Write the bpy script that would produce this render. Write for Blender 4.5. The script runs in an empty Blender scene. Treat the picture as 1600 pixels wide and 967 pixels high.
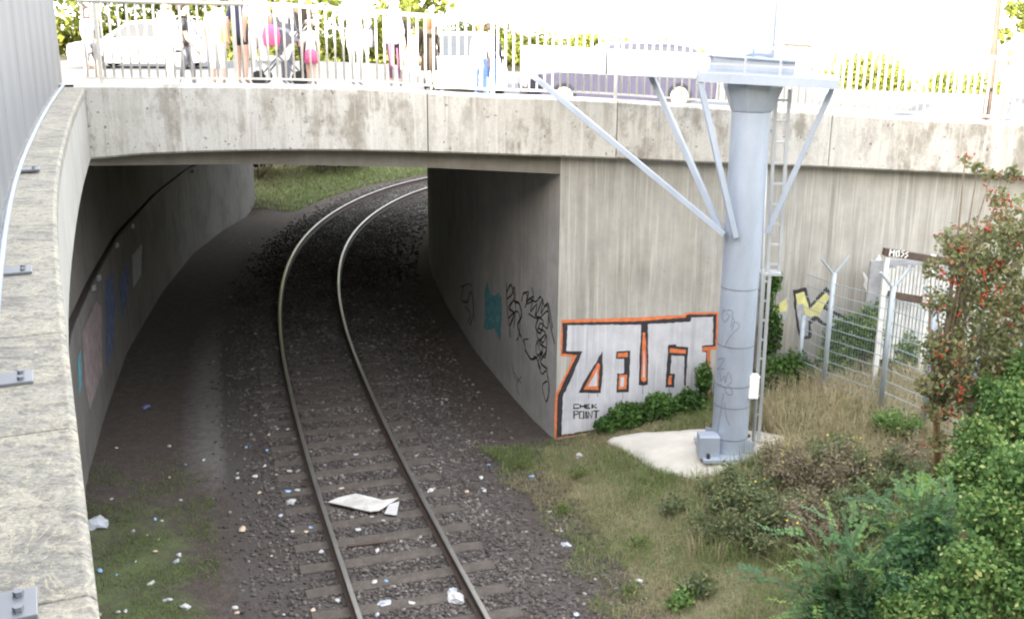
import bpy, bmesh, math, random
import numpy as np
from mathutils import Vector, Matrix
rnd = random.Random(7)
nrg = np.random.default_rng(7)
S = bpy.context.scene
COL = S.collection
RAD = math.radians

# ------------------------------------------------------------------ camera, sky, sun, exposure
EYE = 7.4
PITCH, ROLL, FPX = RAD(15.85), RAD(0.4), 1667.0
cam_d = bpy.data.cameras.new('camera')
cam = bpy.data.objects.new('camera', cam_d)
COL.objects.link(cam)
cam_d.sensor_width = 36
cam_d.lens = 36 * FPX / 1600
cam_d.clip_start = 0.05
cam_d.clip_end = 3000
cam.matrix_world = Matrix.Translation((0, 0, EYE)) @ Matrix.Rotation(RAD(90) - PITCH, 4, 'X') @ Matrix.Rotation(ROLL, 4, 'Z')
S.camera = cam

SUN_EL = RAD(16)
SUN_DIR = Vector((0.45, 0.893, 0)).normalized()          # the way the light travels, in plan
world = bpy.data.worlds.new('World')
S.world = world
world.use_nodes = True
wn = world.node_tree
sky = wn.nodes.new('ShaderNodeTexSky')
sky.sky_type = 'NISHITA'
sky.sun_disc = False
sky.sun_elevation = SUN_EL
sky.sun_rotation = math.atan2(-SUN_DIR.x, -SUN_DIR.y)
sky.air_density = 1.0
sky.dust_density = 4.0
sky.ozone_density = 0.5
bg = wn.nodes['Background']
bg.inputs['Strength'].default_value = 0.13
# bright thin cloud over a hazy horizon
tcw = wn.nodes.new('ShaderNodeTexCoord'); sep = wn.nodes.new('ShaderNodeSeparateXYZ'); cmb = wn.nodes.new('ShaderNodeCombineXYZ'); mxz = wn.nodes.new('ShaderNodeMath')
mxz.operation = 'MAXIMUM'; mxz.inputs[1].default_value = 0.015
wn.links.new(tcw.outputs['Generated'], sep.inputs[0]); wn.links.new(sep.outputs[2], mxz.inputs[0])
for i_ in (0, 1): wn.links.new(sep.outputs[i_], cmb.inputs[i_])
wn.links.new(mxz.outputs[0], cmb.inputs[2]); wn.links.new(cmb.outputs[0], sky.inputs[0])
cno = wn.nodes.new('ShaderNodeTexNoise'); cno.inputs['Scale'].default_value = 2.5; cno.inputs['Detail'].default_value = 6
wn.links.new(cmb.outputs[0], cno.inputs[0])
crp = wn.nodes.new('ShaderNodeValToRGB'); crp.color_ramp.elements[0].position = .3; crp.color_ramp.elements[0].color = (.45, .45, .45, 1); crp.color_ramp.elements[1].position = .65; crp.color_ramp.elements[1].color = (.9, .9, .9, 1)
wn.links.new(cno.outputs[0], crp.inputs[0])
cmx = wn.nodes.new('ShaderNodeMix'); cmx.data_type = 'RGBA'; cmx.inputs[7].default_value = (6.0, 6.0, 6.15, 1)
wn.links.new(crp.outputs[0], cmx.inputs[0]); wn.links.new(sky.outputs[0], cmx.inputs[6]); wn.links.new(cmx.outputs[2], bg.inputs[0])
sun_d = bpy.data.lights.new('sun', 'SUN')
sun_d.energy = 5.0
sun_d.angle = RAD(0.5)
sun_d.color = (1.0, 0.9, 0.76)
sun = bpy.data.objects.new('sun', sun_d)
COL.objects.link(sun)
sv = Vector((SUN_DIR.x * math.cos(SUN_EL), SUN_DIR.y * math.cos(SUN_EL), -math.sin(SUN_EL)))
sun.rotation_euler = sv.to_track_quat('-Z', 'Y').to_euler()
vs = S.view_settings
vs.view_transform = 'Standard'
vs.look = 'None'
vs.gamma = 1
vs.use_curve_mapping = False
vs.exposure = 3.0
S.cycles.use_denoising = True
S.cycles.pixel_filter_type = 'BLACKMAN_HARRIS'
S.cycles.filter_width = 2.1
S.cycles.max_bounces = 8
S.cycles.transparent_max_bounces = 12

# ------------------------------------------------------------------ picture rays -> points on real surfaces
def ray(x, y):
    u, v = (x - 800) / FPX, -(y - 483.5) / FPX
    c, s = math.cos(ROLL), math.sin(ROLL)
    a, b = u * c - v * s, u * s + v * c
    return Vector((a, math.cos(PITCH) + b * math.sin(PITCH), -math.sin(PITCH) + b * math.cos(PITCH)))
CAMP = Vector((0, 0, EYE))
def at_y(x, y, Y):
    d = ray(x, y)
    return CAMP + d * (Y / d.y)
def at_z(x, y, z):
    d = ray(x, y)
    return CAMP + d * ((z - EYE) / d.z)
def at_plane(x, y, p, n):
    d = ray(x, y)
    return CAMP + d * ((Vector(p) - CAMP).dot(n) / d.dot(n))

# ------------------------------------------------------------------ plan of the place
BA = RAD(9)                                               # the bridge runs 9 degrees off the x axis
UD, VD = Vector((math.cos(BA), math.sin(BA), 0)), Vector((-math.sin(BA), math.cos(BA), 0))
CORNER = Vector((0.79, 17.67, 0))
def uv(x, y):
    d = Vector((x, y, 0)) - CORNER
    return d.dot(UD), d.dot(VD)
def buv(u, v, z=0.0):
    p = CORNER + UD * u + VD * v
    return Vector((p.x, p.y, z))
def interp(x, xs, ys):
    return float(np.interp(x, xs, ys))
BT_X = [-8, -6.3, -3.9, -2.0, -1.3, -0.5, 0.7, 1.6, 3.1, 5.0, 6.5, 8.5, 14, 30]
BT_Z = [6.23, 6.23, 6.21, 6.16, 6.09, 6.04, 6.00, 5.95, 5.84, 5.74, 5.63, 5.52, 5.2, 4.6]
BB_X = [-8, -6.4, -5.9, -4.9, -4.0, -3.0, -2.0, -1.0, 0.7, 1.7, 3.2, 5.0, 6.6, 8.7, 14, 30]
BB_Z = [5.08, 5.11, 5.17, 5.20, 5.21, 5.20, 5.17, 5.13, 5.05, 5.00, 4.91, 4.82, 4.72, 4.59, 4.3, 3.7]
def beam_top(x): return interp(x, BT_X, BT_Z)
def beam_bot(x): return interp(x, BB_X, BB_Z)
def soffit(x): return interp(x, [-12, -4.2, -1.4, 0.7, 14], [5.0, 4.97, 4.87, 4.73, 4.2])
def deck_z(x, v):
    return beam_top(x) - 0.03 - 0.085 * min(max(v - 0.4, 0), 7.4)

# left rail measured off the photograph, the track centre 0.75 m right of it
LR = [(3.2, -4.0), (-0.05, 6.0), (-1.83, 11.54), (-2.9, 14.82), (-3.67, 17.33), (-4.42, 19.94), (-5.10, 22.41), (-5.68, 24.95), (-6.16, 27.39),
      (-6.60, 30.6), (-6.80, 33.6), (-6.72, 37.0), (-6.25, 40.4), (-5.45, 43.4), (-4.44, 45.7), (-3.3, 47.4), (-0.8, 49.8), (3.0, 52.0), (8.0, 53.6), (16, 55), (40, 56)]
def smooth_path(pts, step=0.2):
    p = np.array(pts, float)
    t = np.r_[0, np.cumsum(np.hypot(*np.diff(p, axis=0).T))]
    tt = np.arange(0, t[-1], step)
    q = np.c_[np.interp(tt, t, p[:, 0]), np.interp(tt, t, p[:, 1])]
    k = int(2.6 / step)
    ker = np.hanning(2 * k + 3); ker /= ker.sum()
    for i in range(2):
        e = np.c_[np.pad(q[:, 0], k + 1, mode='reflect', reflect_type='odd'), np.pad(q[:, 1], k + 1, mode='reflect', reflect_type='odd')]
        q = np.c_[np.convolve(e[:, 0], ker, 'valid'), np.convolve(e[:, 1], ker, 'valid')]
    return q
def offset_path(q, d):
    t = np.gradient(q, axis=0)
    t /= np.linalg.norm(t, axis=1)[:, None]
    return q + np.c_[t[:, 1], -t[:, 0]] * d
LRAIL = smooth_path(LR)
CTR = offset_path(LRAIL, 0.75)
CT_T = np.gradient(CTR, axis=0); CT_T /= np.linalg.norm(CT_T, axis=1)[:, None]
CTS = np.r_[0, np.cumsum(np.linalg.norm(np.diff(CTR, axis=0), axis=1))]
def track_d_np(X, Y):
    P = np.c_[X.ravel(), Y.ravel()]
    out = np.empty(len(P))
    for i in range(0, len(P), 20000):
        q = P[i:i + 20000]
        dd = ((q[:, None, :] - CTR[None, ::2, :]) ** 2).sum(2)
        j = dd.argmin(1) * 2
        r = q - CTR[j]
        out[i:i + 20000] = np.sign(r[:, 0] * CT_T[j, 1] - r[:, 1] * CT_T[j, 0]) * np.sqrt(dd.min(1))
    return out.reshape(X.shape)
# retaining wall on the left
COP = [(1.3, -3.0), (0.0, 0.0), (-1.05, 2.38), (-1.70, 3.85), (-2.5, 5.7), (-3.23, 7.36), (-3.75, 8.7), (-4.84, 11.66), (-5.6, 13.8), (-6.40, 16.22)]
COP_S = smooth_path(COP, 0.1)
COP_S = np.vstack([COP_S, [COP[-1]]])
def cop_z(Y): return interp(Y, [0, 5, 9, 16], [5.86, 5.95, 6.06, 6.2])
LW = [(0.75, -3.0), (-0.5, 0.0), (-1.6, 2.3), (-3.1, 5.6), (-4.35, 8.6), (-5.45, 11.6), (-6.3, 14.2), (-6.95, 16.05), (-7.72, 18.92), (-8.66, 22.86), (-9.5, 27.95), (-10.02, 32.68), (-10.05, 36.2), (-9.72, 39.87)]
RW = [(0.79, 17.67), (0.01, 20.12), (-0.84, 23.04), (-1.66, 26.6), (-2.38, 30.36), (-2.66, 32.91), (-2.62, 36.0), (-2.2, 40.2)]
def wall_x(Y, W):
    return np.interp(Y, [p[1] for p in W], [p[0] for p in W])
PR_D = [-60, -14, -7, -4.2, -2.4, -1.75, -1.3, 0, 1.3, 1.8, 2.6, 3.3, 3.9, 5.0, 6.0, 8.0, 10, 14, 20, 60]
PR_Z = [-.05, -.05, -.08, -.12, -.13, -.08, -.01, -.01, -.01, -.08, -.13, -.08, 0.03, .33, .60, 1.0, 1.3, 2.0, 3.2, 5.2]
def bumps(X, Y):
    return (0.035 * np.sin(X * 1.9 + 1.3 * np.sin(Y * 0.9)) * np.sin(Y * 1.6 + 0.7 * X) + 0.02 * np.sin(X * 4.3 + Y * 3.1) * np.sin(Y * 5.2 - X * 2.2))
def terrain_np(X, Y):
    D = track_d_np(X, Y)
    Z = np.interp(D, PR_D, PR_Z)
    Z = Z + bumps(X, Y) * np.clip((np.abs(D) - 2.0) / 1.5, 0, 1)
    U = (X - CORNER.x) * UD.x + (Y - CORNER.y) * UD.y
    V = (X - CORNER.x) * VD.x + (Y - CORNER.y) * VD.y
    # under the bridge the side strips are flat dirt
    flat = np.interp(D, [-60, -2.4, -1.75, -1.3, 1.3, 1.8, 2.6, 60], [-.1, -.13, -.08, -.01, -.01, -.08, -.12, -.02])
    k = np.clip((V - 0.0) / 1.2, 0, 1) * np.clip((24.0 - V) / 1.5, 0, 1)
    Z = Z * (1 - k) + flat * k
    # the cutting beyond the bridge
    kb = np.clip((V - 22.5) / 1.5, 0, 1)
    lb = np.interp(-D, [0, 3.2, 4.2, 6.5, 14, 22, 300], [0, -.05, .25, 1.3, 4.9, 5.2, 5.3])
    rb = np.interp(D, [0, 3.0, 4.0, 6.0, 14, 300], [0, -.05, .3, 1.3, 5.0, 5.2])
    bank = np.where(D < 0, lb, rb) + bumps(X * 0.7, Y * 0.7) * 1.5 * np.clip((np.abs(D) - 3) / 2, 0, 1)
    inside = np.interp(np.abs(D), [0, 1.3, 1.8, 2.6], [-.01, -.01, -.08, -.13])
    bank = np.where(np.abs(D) < 3.0, inside, bank)
    Z = Z * (1 - kb) + bank * kb
    # plateaus hidden behind the walls
    lw = np.interp(Y, [p[1] for p in LW], [p[0] for p in LW])
    Z = np.where((X < lw - 0.3) & (Y < 39.9) & (Y > -3), 4.95 + 0 * Z, Z)
    rw = np.interp(Y, [p[1] for p in RW], [p[0] for p in RW])
    Z = np.where((V > 0.32) & (V < 22.8) & (X > rw + 0.3), 4.0 + 0 * Z, Z)
    R = np.hypot(X, Y - 25)
    Z = Z - np.clip(R - 48, 0, None) * .09 * np.clip((R - 48) / 60, 0, 1)
    return Z, D, U, V
def terr(x, y):
    return float(terrain_np(np.array([[x]]), np.array([[y]]))[0][0, 0])
def on_ground(px, py):
    d = ray(px, py)
    lo, hi = 4.0, 70.0
    f = lambda Y: (lambda p: p.z - terr(p.x, p.y))(CAMP + d * (Y / d.y))
    Y = lo
    while Y < hi and f(Y) > 0: Y += 0.25
    a, b = Y - 0.25, Y
    for i in range(14):
        m = (a + b) / 2
        if f(m) > 0: a = m
        else: b = m
    p = CAMP + d * (b / d.y)
    return Vector((p.x, p.y, terr(p.x, p.y)))

# ------------------------------------------------------------------ materials
def lin(h):
    return tuple(h) + (1,) if len(h) == 3 else h
class NT:
    """a small wrapper that builds node trees"""
    def __init__(s, name):
        s.m = bpy.data.materials.new(name); s.m.use_nodes = True
        s.t = s.m.node_tree; s.n = s.t.nodes; s.l = s.t.links
        s.b = s.n['Principled BSDF']
        s.tc = s.n.new('ShaderNodeTexCoord')
    def co(s, scale=(1, 1, 1)):
        mp = s.n.new('ShaderNodeMapping'); mp.inputs['Scale'].default_value = scale
        s.l.new(s.tc.outputs['Object'], mp.inputs[0]); return mp.outputs[0]
    def noise(s, scale, detail=4, rough=.6, vec=None, stretch=(1, 1, 1), dist=0):
        t = s.n.new('ShaderNodeTexNoise'); t.inputs['Scale'].default_value = scale
        t.inputs['Detail'].default_value = detail; t.inputs['Roughness'].default_value = rough
        t.inputs['Distortion'].default_value = dist
        s.l.new(vec or s.co(stretch), t.inputs[0]); return t.outputs[0]
    def ramp(s, fac, stops):
        r = s.n.new('ShaderNodeValToRGB'); e = r.color_ramp.elements
        while len(e) < len(stops): e.new(0.5)
        for k, (p, c) in zip(e, stops):
            k.position = p; k.color = lin(c) if not isinstance(c, (int, float)) else (c, c, c, 1)
        s.l.new(fac, r.inputs[0]); return r.outputs[0]
    def mix(s, fac, a, b, mode='MIX'):
        m = s.n.new('ShaderNodeMix'); m.data_type = 'RGBA'; m.blend_type = mode
        for sock, v in ((m.inputs[0], fac), (m.inputs[6], a), (m.inputs[7], b)):
            if isinstance(v, (int, float)): sock.default_value = v
            elif isinstance(v, (tuple, list)): sock.default_value = lin(v)
            else: s.l.new(v, sock)
        return m.outputs[2]
    def math(s, op, a, b=0.0):
        m = s.n.new('ShaderNodeMath'); m.operation = op; m.use_clamp = False
        for sock, v in ((m.inputs[0], a), (m.inputs[1], b)):
            if isinstance(v, (int, float)): sock.default_value = v
            else: s.l.new(v, sock)
        return m.outputs[0]
    def attr(s, name):
        a = s.n.new('ShaderNodeAttribute'); a.attribute_name = name; return a.outputs['Fac']
    def bump(s, h, strength=.3, dist=.02):
        b = s.n.new('ShaderNodeBump'); b.inputs['Strength'].default_value = strength; b.inputs['Distance'].default_value = dist
        s.l.new(h, b.inputs['Height']); s.l.new(b.outputs[0], s.b.inputs['Normal'])
    def out(s, col, rough=.8, metal=0, spec=None):
        if isinstance(col, (tuple, list)): s.b.inputs['Base Color'].default_value = lin(col)
        else: s.l.new(col, s.b.inputs['Base Color'])
        if isinstance(rough, (int, float)): s.b.inputs['Roughness'].default_value = rough
        else: s.l.new(rough, s.b.inputs['Roughness'])
        s.b.inputs['Metallic'].default_value = metal
        if spec is not None: s.b.inputs['Specular IOR Level'].default_value = spec
        return s.m
def plain(name, col, rough=.6, metal=0, var=.15, scale=6):
    t = NT(name)
    n = t.noise(scale, 4)
    a = tuple(c * (1 - var) for c in col); b = tuple(min(c * (1 + var), .95) for c in col)
    return t.out(t.ramp(n, [(.3, a), (.7, b)]), rough, metal)
def concrete(name, base, dark, streak=.5, blotch=.5, streak_scale=5, pits=0.3, warm=None):
    t = NT(name)
    big = t.noise(.9, 5, .65)
    mid = t.noise(3.5, 6, .7, stretch=(1, 1, .7))
    st = t.noise(streak_scale, 4, .7, stretch=(1, 1, .045))
    st2 = t.noise(streak_scale * 4, 3, .6, stretch=(1, 1, .03))
    fine = t.noise(45, 3, .7)
    c = t.mix(t.ramp(mid, [(.38, 0), (.68, 1)]), tuple(base), tuple(b * .84 for b in base))
    c = t.mix(t.math('MULTIPLY', t.ramp(big, [(.45, 0), (.62, 1)]), blotch), c, tuple(dark))
    msk = t.ramp(t.noise(.7, 4, .6, stretch=(1, 1, .6)), [(.36, .15), (.6, 1)])
    c = t.mix(t.math('MULTIPLY', t.math('MULTIPLY', t.ramp(st, [(.46, 0), (.66, 1)]), streak), msk), c, tuple(d * .95 for d in dark))
    c = t.mix(t.math('MULTIPLY', t.ramp(st2, [(.5, 0), (.7, 1)]), streak * .7), c, tuple(min(b * 1.35, .64) for b in base))
    if warm:
        w = t.noise(1.7, 5, .7, stretch=(1, 1, .5))
        c = t.mix(t.math('MULTIPLY', t.ramp(w, [(.55, 0), (.68, 1)]), warm[0]), c, warm[1])
    p = t.noise(16, 2, .5)
    c = t.mix(t.math('MULTIPLY', t.ramp(p, [(.69, 0), (.74, 1)]), pits), c, tuple(d * .5 for d in dark))
    t.bump(t.math('ADD', t.math('MULTIPLY', mid, .6), t.math('MULTIPLY', fine, .4)), .35, .02)
    return t.out(c, .9)
M = {}
def beam_mat():
    t = NT('beam_concrete')
    big = t.noise(.55, 4, .6, stretch=(1, 1, .8)); mid = t.noise(2.6, 7, .75, stretch=(1, 1, .55)); st = t.noise(7, 4, .7, stretch=(1, 1, .08)); f = t.noise(30, 4, .75)
    c = t.mix(t.ramp(f, [(.35, 0), (.7, 1)]), (0.410, 0.398, 0.365), (0.492, 0.480, 0.447))
    pt = t.math('MULTIPLY', t.ramp(mid, [(.47, 0), (.60, 1)]), t.ramp(big, [(.36, .12), (.56, 1)]))
    c = t.mix(t.math('MULTIPLY', pt, .85), c, (0.193, 0.172, 0.139))
    c = t.mix(t.math('MULTIPLY', t.math('MULTIPLY', t.ramp(st, [(.48, 0), (.64, .7)]), t.ramp(big, [(.3, .3), (.6, 1)])), .8), c, (0.238, 0.217, 0.180))
    s2 = t.noise(11, 3, .6, stretch=(1, 1, .05))
    c = t.mix(t.ramp(s2, [(.58, 0), (.70, .6)]), c, (0.541, 0.529, 0.500))
    pp = t.noise(13, 2, .5)
    c = t.mix(t.ramp(pp, [(.69, 0), (.73, .8)]), c, (0.082, 0.078, 0.070))
    t.bump(t.math('ADD', mid, t.math('MULTIPLY', f, .4)), .35, .02)
    return t.out(c, .9)
M['beam'] = beam_mat()
M['wing'] = concrete('board_marked_concrete', (0.361, 0.353, 0.324), (0.205, 0.197, 0.176), .85, .35, 6, .25, (.4, (0.312, 0.287, 0.230)))
M['side'] = concrete('abutment_concrete', (0.365, 0.361, 0.353), (0.230, 0.225, 0.221), .5, .5, 6, .4)
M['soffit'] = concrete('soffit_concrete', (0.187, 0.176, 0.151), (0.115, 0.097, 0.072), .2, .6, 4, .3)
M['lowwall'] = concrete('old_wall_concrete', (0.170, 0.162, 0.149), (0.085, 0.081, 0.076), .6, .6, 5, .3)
M['wallpaint'] = concrete('grey_wall_paint', (.30, .30, .31), (.17, .17, .19), .4, .7, 3, .2)
M['parapet'] = concrete('parapet_concrete', (0.336, 0.328, 0.304), (0.224, 0.216, 0.192), .6, .35, 4, .3)
M['pad'] = concrete('slab_concrete', (0.522, 0.504, 0.459), (0.360, 0.342, 0.297), .0, .5, 4, .2)
def coping_mat():
    t = NT('lichen_stone_coping')
    mp = t.n.new('ShaderNodeMapping'); mp.inputs['Rotation'].default_value = (0, 0, RAD(-23)); mp.inputs['Scale'].default_value = (.6, 2.2, 1)
    t.l.new(t.tc.outputs['Object'], mp.inputs[0])
    a = t.noise(7, 8, .75, vec=mp.outputs[0])
    b = t.noise(2.6, 6, .7)
    f = t.noise(70, 3, .7)
    g = t.noise(22, 5, .75)
    c = t.mix(t.ramp(a, [(.40, 0), (.60, 1)]), (0.136, 0.130, 0.116), (0.296, 0.280, 0.240))
    c = t.mix(t.ramp(b, [(.44, 0), (.60, .75)]), c, (0.344, 0.324, 0.264))
    c = t.mix(t.ramp(g, [(.36, .75), (.50, 0)]), c, (0.104, 0.100, 0.088))
    cr = t.noise(4, 8, .7, dist=1.2)
    c = t.mix(t.ramp(cr, [(.485, 0), (.5, .8), (.515, 0)]), c, (0.440, 0.400, 0.288))
    li = t.noise(16, 2, .4)
    c = t.mix(t.ramp(li, [(.765, 0), (.785, .8)]), c, (0.280, 0.136, 0.024))
    c = t.mix(t.ramp(f, [(.35, .4), (.6, 0)]), c, (0.064, 0.060, 0.056))
    t.bump(t.math('ADD', a, g), .6, .015)
    return t.out(c, .92)
M['coping'] = coping_mat()
def ground_mat():
    t = NT('trackside_ground')
    n1 = t.noise(1.3, 5, .65); n2 = t.noise(6, 5, .7); n3 = t.noise(30, 4, .75); n4 = t.noise(90, 2, .6)
    dirt = t.mix(t.ramp(n2, [(.3, 0), (.7, 1)]), (.05, .038, .031), (.108, .085, .069))
    dirt = t.mix(t.ramp(n3, [(.42, .8), (.55, 0)]), dirt, (.035, .03, .028))
    dirt = t.mix(t.ramp(n4, [(.62, 0), (.7, .5)]), dirt, (.22, .20, .18))
    bal = t.mix(t.ramp(n3, [(.3, 0), (.7, 1)]), (.034, .029, .027), (.085, .075, .069))
    bal = t.mix(t.ramp(n4, [(.55, 0), (.68, .8)]), bal, (.21, .20, .19))
    path = t.mix(t.ramp(n2, [(.3, 0), (.7, 1)]), (.13, .12, .115), (.20, .188, .18))
    dry = t.mix(t.ramp(n3, [(.3, 0), (.7, 1)]), (.105, .09, .052), (.235, .205, .12))
    gr = t.mix(t.ramp(n3, [(.3, 0), (.7, 1)]), (.055, .08, .026), (.135, .175, .06))
    def m(a, nz, w=.5, lo=.42, hi=.58):
        return t.ramp(t.math('ADD', t.attr(a), t.math('MULTIPLY', t.math('SUBTRACT', nz, .5), w)), [(lo, 0), (hi, 1)])
    c = t.mix(t.math('MULTIPLY', t.ramp(t.math('ADD', t.attr('path'), t.math('MULTIPLY', t.math('SUBTRACT', n2, .5), .5)), [(.2, 0), (.95, 1)]), .85), dirt, path)
    c = t.mix(m('dry', n2, 1.2), c, dry)
    c = t.mix(m('green', t.math('ADD', t.math('MULTIPLY', n1, .5), t.math('MULTIPLY', n2, .5)), 2.2, .25, .85), c, gr)
    bal = t.mix(t.ramp(n1, [(.42, 0), (.66, .75)]), bal, dirt)
    c = t.mix(m('ballast', n2, .8), c, bal)
    t.bump(t.math('ADD', n3, t.math('MULTIPLY', n4, .5)), .9, .035)
    return t.out(c, .95)
M['ground'] = ground_mat()
def rail_mat():
    t = NT('rusty_rail_steel'); n = t.noise(14, 4)
    return t.out(t.ramp(n, [(.3, (.035, .024, .02)), (.7, (.075, .05, .038))]), .75)
M['rust'] = rail_mat()
M['railtop'] = plain('polished_rail_head', (.46, .45, .43), .40, .9, .1, 4)
def sleeper_mat():
    t = NT('weathered_sleeper'); n = t.noise(5, 5, .7, stretch=(1, 1, 1)); f = t.noise(40, 3, .7)
    c = t.ramp(n, [(.3, (.052, .044, .037)), (.7, (.122, .104, .088))])
    c = t.mix(t.ramp(f, [(.4, .7), (.6, 0)]), c, (.05, .042, .037))
    t.bump(f, .5, .01)
    return t.out(c, .9)
M['sleeper'] = sleeper_mat()
M['iron'] = plain('dark_iron', (.045, .036, .032), .7, .3)
def stone_mat():
    t = NT('ballast_stone'); n = t.attr('tint')
    return t.out(t.ramp(n, [(0, (.026, .022, .020)), (.5, (.072, .062, .056)), (.85, (.125, .112, .102)), (1, (.26, .24, .22))]), .9)
M['stone'] = stone_mat()
def steel(name, col, rough=.45, metal=.25):
    t = NT(name); n = t.noise(2.2, 5, .65, stretch=(1, 1, .35)); f = t.noise(24, 3)
    c = t.mix(t.ramp(n, [(.35, 0), (.7, 1)]), tuple(x * .86 for x in col), tuple(min(x * 1.08, .9) for x in col))
    c = t.mix(t.ramp(f, [(.64, 0), (.72, .25)]), c, tuple(x * .6 for x in col))
    return t.out(c, rough, metal)
M['mast'] = steel('painted_grey_blue_steel', (.345, .395, .475))
M['wire'] = steel('fence_wire', (.34, .39, .43), .5, .3)
M['galv'] = steel('galvanised_steel', (0.475, 0.503, 0.532), .4, .45)
M['railing'] = steel('galvanised_railing', (.55, .53, .48), .5, .2)
M['panel'] = steel('grey_noise_panel', (0.143, 0.150, 0.161), .55, .1)
M['conduit'] = steel('ribbed_grey_conduit', (0.238, 0.273, 0.322), .5, .1)
M['plate'] = steel('zinc_plate', (0.196, 0.208, 0.225), .45, .5)
M['white_box'] = plain('white_enamel', (.78, .78, .76), .5, 0, .06)
M['silver_paint'] = concrete('silver_spray_paint', (0.482, 0.490, 0.525), (0.292, 0.301, 0.335), .6, .55, 6, .2)
M['black_paint'] = plain('black_spray_paint', (.022, .02, .025), .7, 0, .3, 9)
M['orange_paint'] = plain('orange_spray_paint', (0.558, 0.153, 0.050), .75, 0, .25, 9)
M['yellow_paint'] = plain('yellow_spray_paint', (.56, .54, .22), .8, 0, .2, 7)
M['grey_paint'] = plain('grey_spray_paint', (.33, .34, .36), .8, 0, .2, 7)
M['teal_paint'] = plain('teal_spray_paint', (.09, .27, .31), .8, 0, .4, 9)
M['white_paint'] = plain('white_spray_paint', (.72, .73, .72), .8, 0, .1, 7)
M['pink_paint'] = plain('faded_pink_paint', (0.255, 0.203, 0.203), .85, 0, .3, 4)
M['blue_paint'] = plain('faded_blue_paint', (.09, .12, .22), .85, 0, .4, 5)
M['pale_tag'] = plain('faded_tag_ink', (.20, .21, .25), .7, 0, .2, 9)
M['litter_white'] = plain('white_litter', (.42, .42, .42), .7, 0, .12, 14)
M['litter_card'] = plain('weathered_cardboard', (.42, .41, .39), .85, 0, .25, 5)
M['litter_tan'] = plain('tan_litter', (.45, .36, .27), .8, 0, .2, 14)
M['litter_blue'] = plain('blue_litter', (.22, .38, .60), .6, 0, .15, 14)
M['litter_grey'] = plain('grey_plastic_film', (.36, .38, .42), .4, 0, .12, 14)
M['asphalt'] = plain('bridge_asphalt', (.075, .077, .082), .9, 0, .2, 12)
M['paving'] = plain('bridge_paving', (.17, .17, .17), .9, 0, .15, 8)
M['wood_dark'] = plain('brown_timber', (.075, .052, .04), .85, 0, .3, 5)
M['shed_white'] = plain('chalky_white_slats', (.62, .63, .62), .8, 0, .15, 8)
M['bark'] = plain('grey_brown_bark', (.13, .10, .07), .9, 0, .35, 12)
M['bark_orange'] = plain('lichen_bark', (.25, .155, .075), .9, 0, .35, 14)
def leaf_mat(name, dark, light, alt=None, trans=.25):
    t = NT(name)
    f = t.attr('tint')
    c = t.ramp(f, [(0, dark), (.8, light), (1, alt or light)])
    t.out(c, .6, 0, .3)
    tr = t.n.new('ShaderNodeBsdfTranslucent')
    t.l.new(c, tr.inputs[0])
    ms = t.n.new('ShaderNodeMixShader'); ms.inputs[0].default_value = trans
    t.l.new(t.b.outputs[0], ms.inputs[1]); t.l.new(tr.outputs[0], ms.inputs[2])
    o = t.n['Material Output']; t.l.new(ms.outputs[0], o.inputs[0])
    return t.m
M['leaf_ivy'] = leaf_mat('ivy_leaf', (.03, .07, .018), (.10, .20, .045), (.15, .27, .06), 0.4)
M['leaf_haw'] = leaf_mat('hawthorn_leaf', (.10, .11, .05), (.25, .27, .12), (.42, .24, .14), .5)
M['leaf_frond'] = leaf_mat('pinnate_leaf', (.055, .13, .07), (.155, .30, .12), (.28, .42, .11), .5)
M['leaf_bramble'] = leaf_mat('shrub_leaf', (.055, .125, .04), (.19, .31, .09), (.45, .48, .19), .45)
M['leaf_weed'] = leaf_mat('weed_leaf', (.085, .105, .06), (.20, .245, .115), (.32, .28, .14), .45)
M['leaf_brownweed'] = leaf_mat('faded_weed_leaf', (.14, .115, .09), (.32, .28, .19), (.42, .40, .18), .45)
M['leaf_tree'] = leaf_mat('tree_leaf', (.09, .11, .02), (.22, .25, .05), (.30, .30, .06), .5)
M['leaf_darkivy'] = leaf_mat('dark_bank_leaf', (.012, .024, .010), (.04, .07, .028), None, .2)
M['leaf_dry'] = leaf_mat('dry_grass_blade', (.22, .185, .105), (.46, .40, .25), (.58, .52, .36), .4)
M['leaf_grass'] = leaf_mat('grass_blade', (.085, .12, .035), (.19, .26, .085), (.36, .33, .16), .4)
M['berry'] = plain('red_haws', (.38, .035, .02), .35, 0, .2, 20)
M['flower'] = plain('yellow_flower', (.55, .48, .06), .6, 0, .1, 20)

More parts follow.
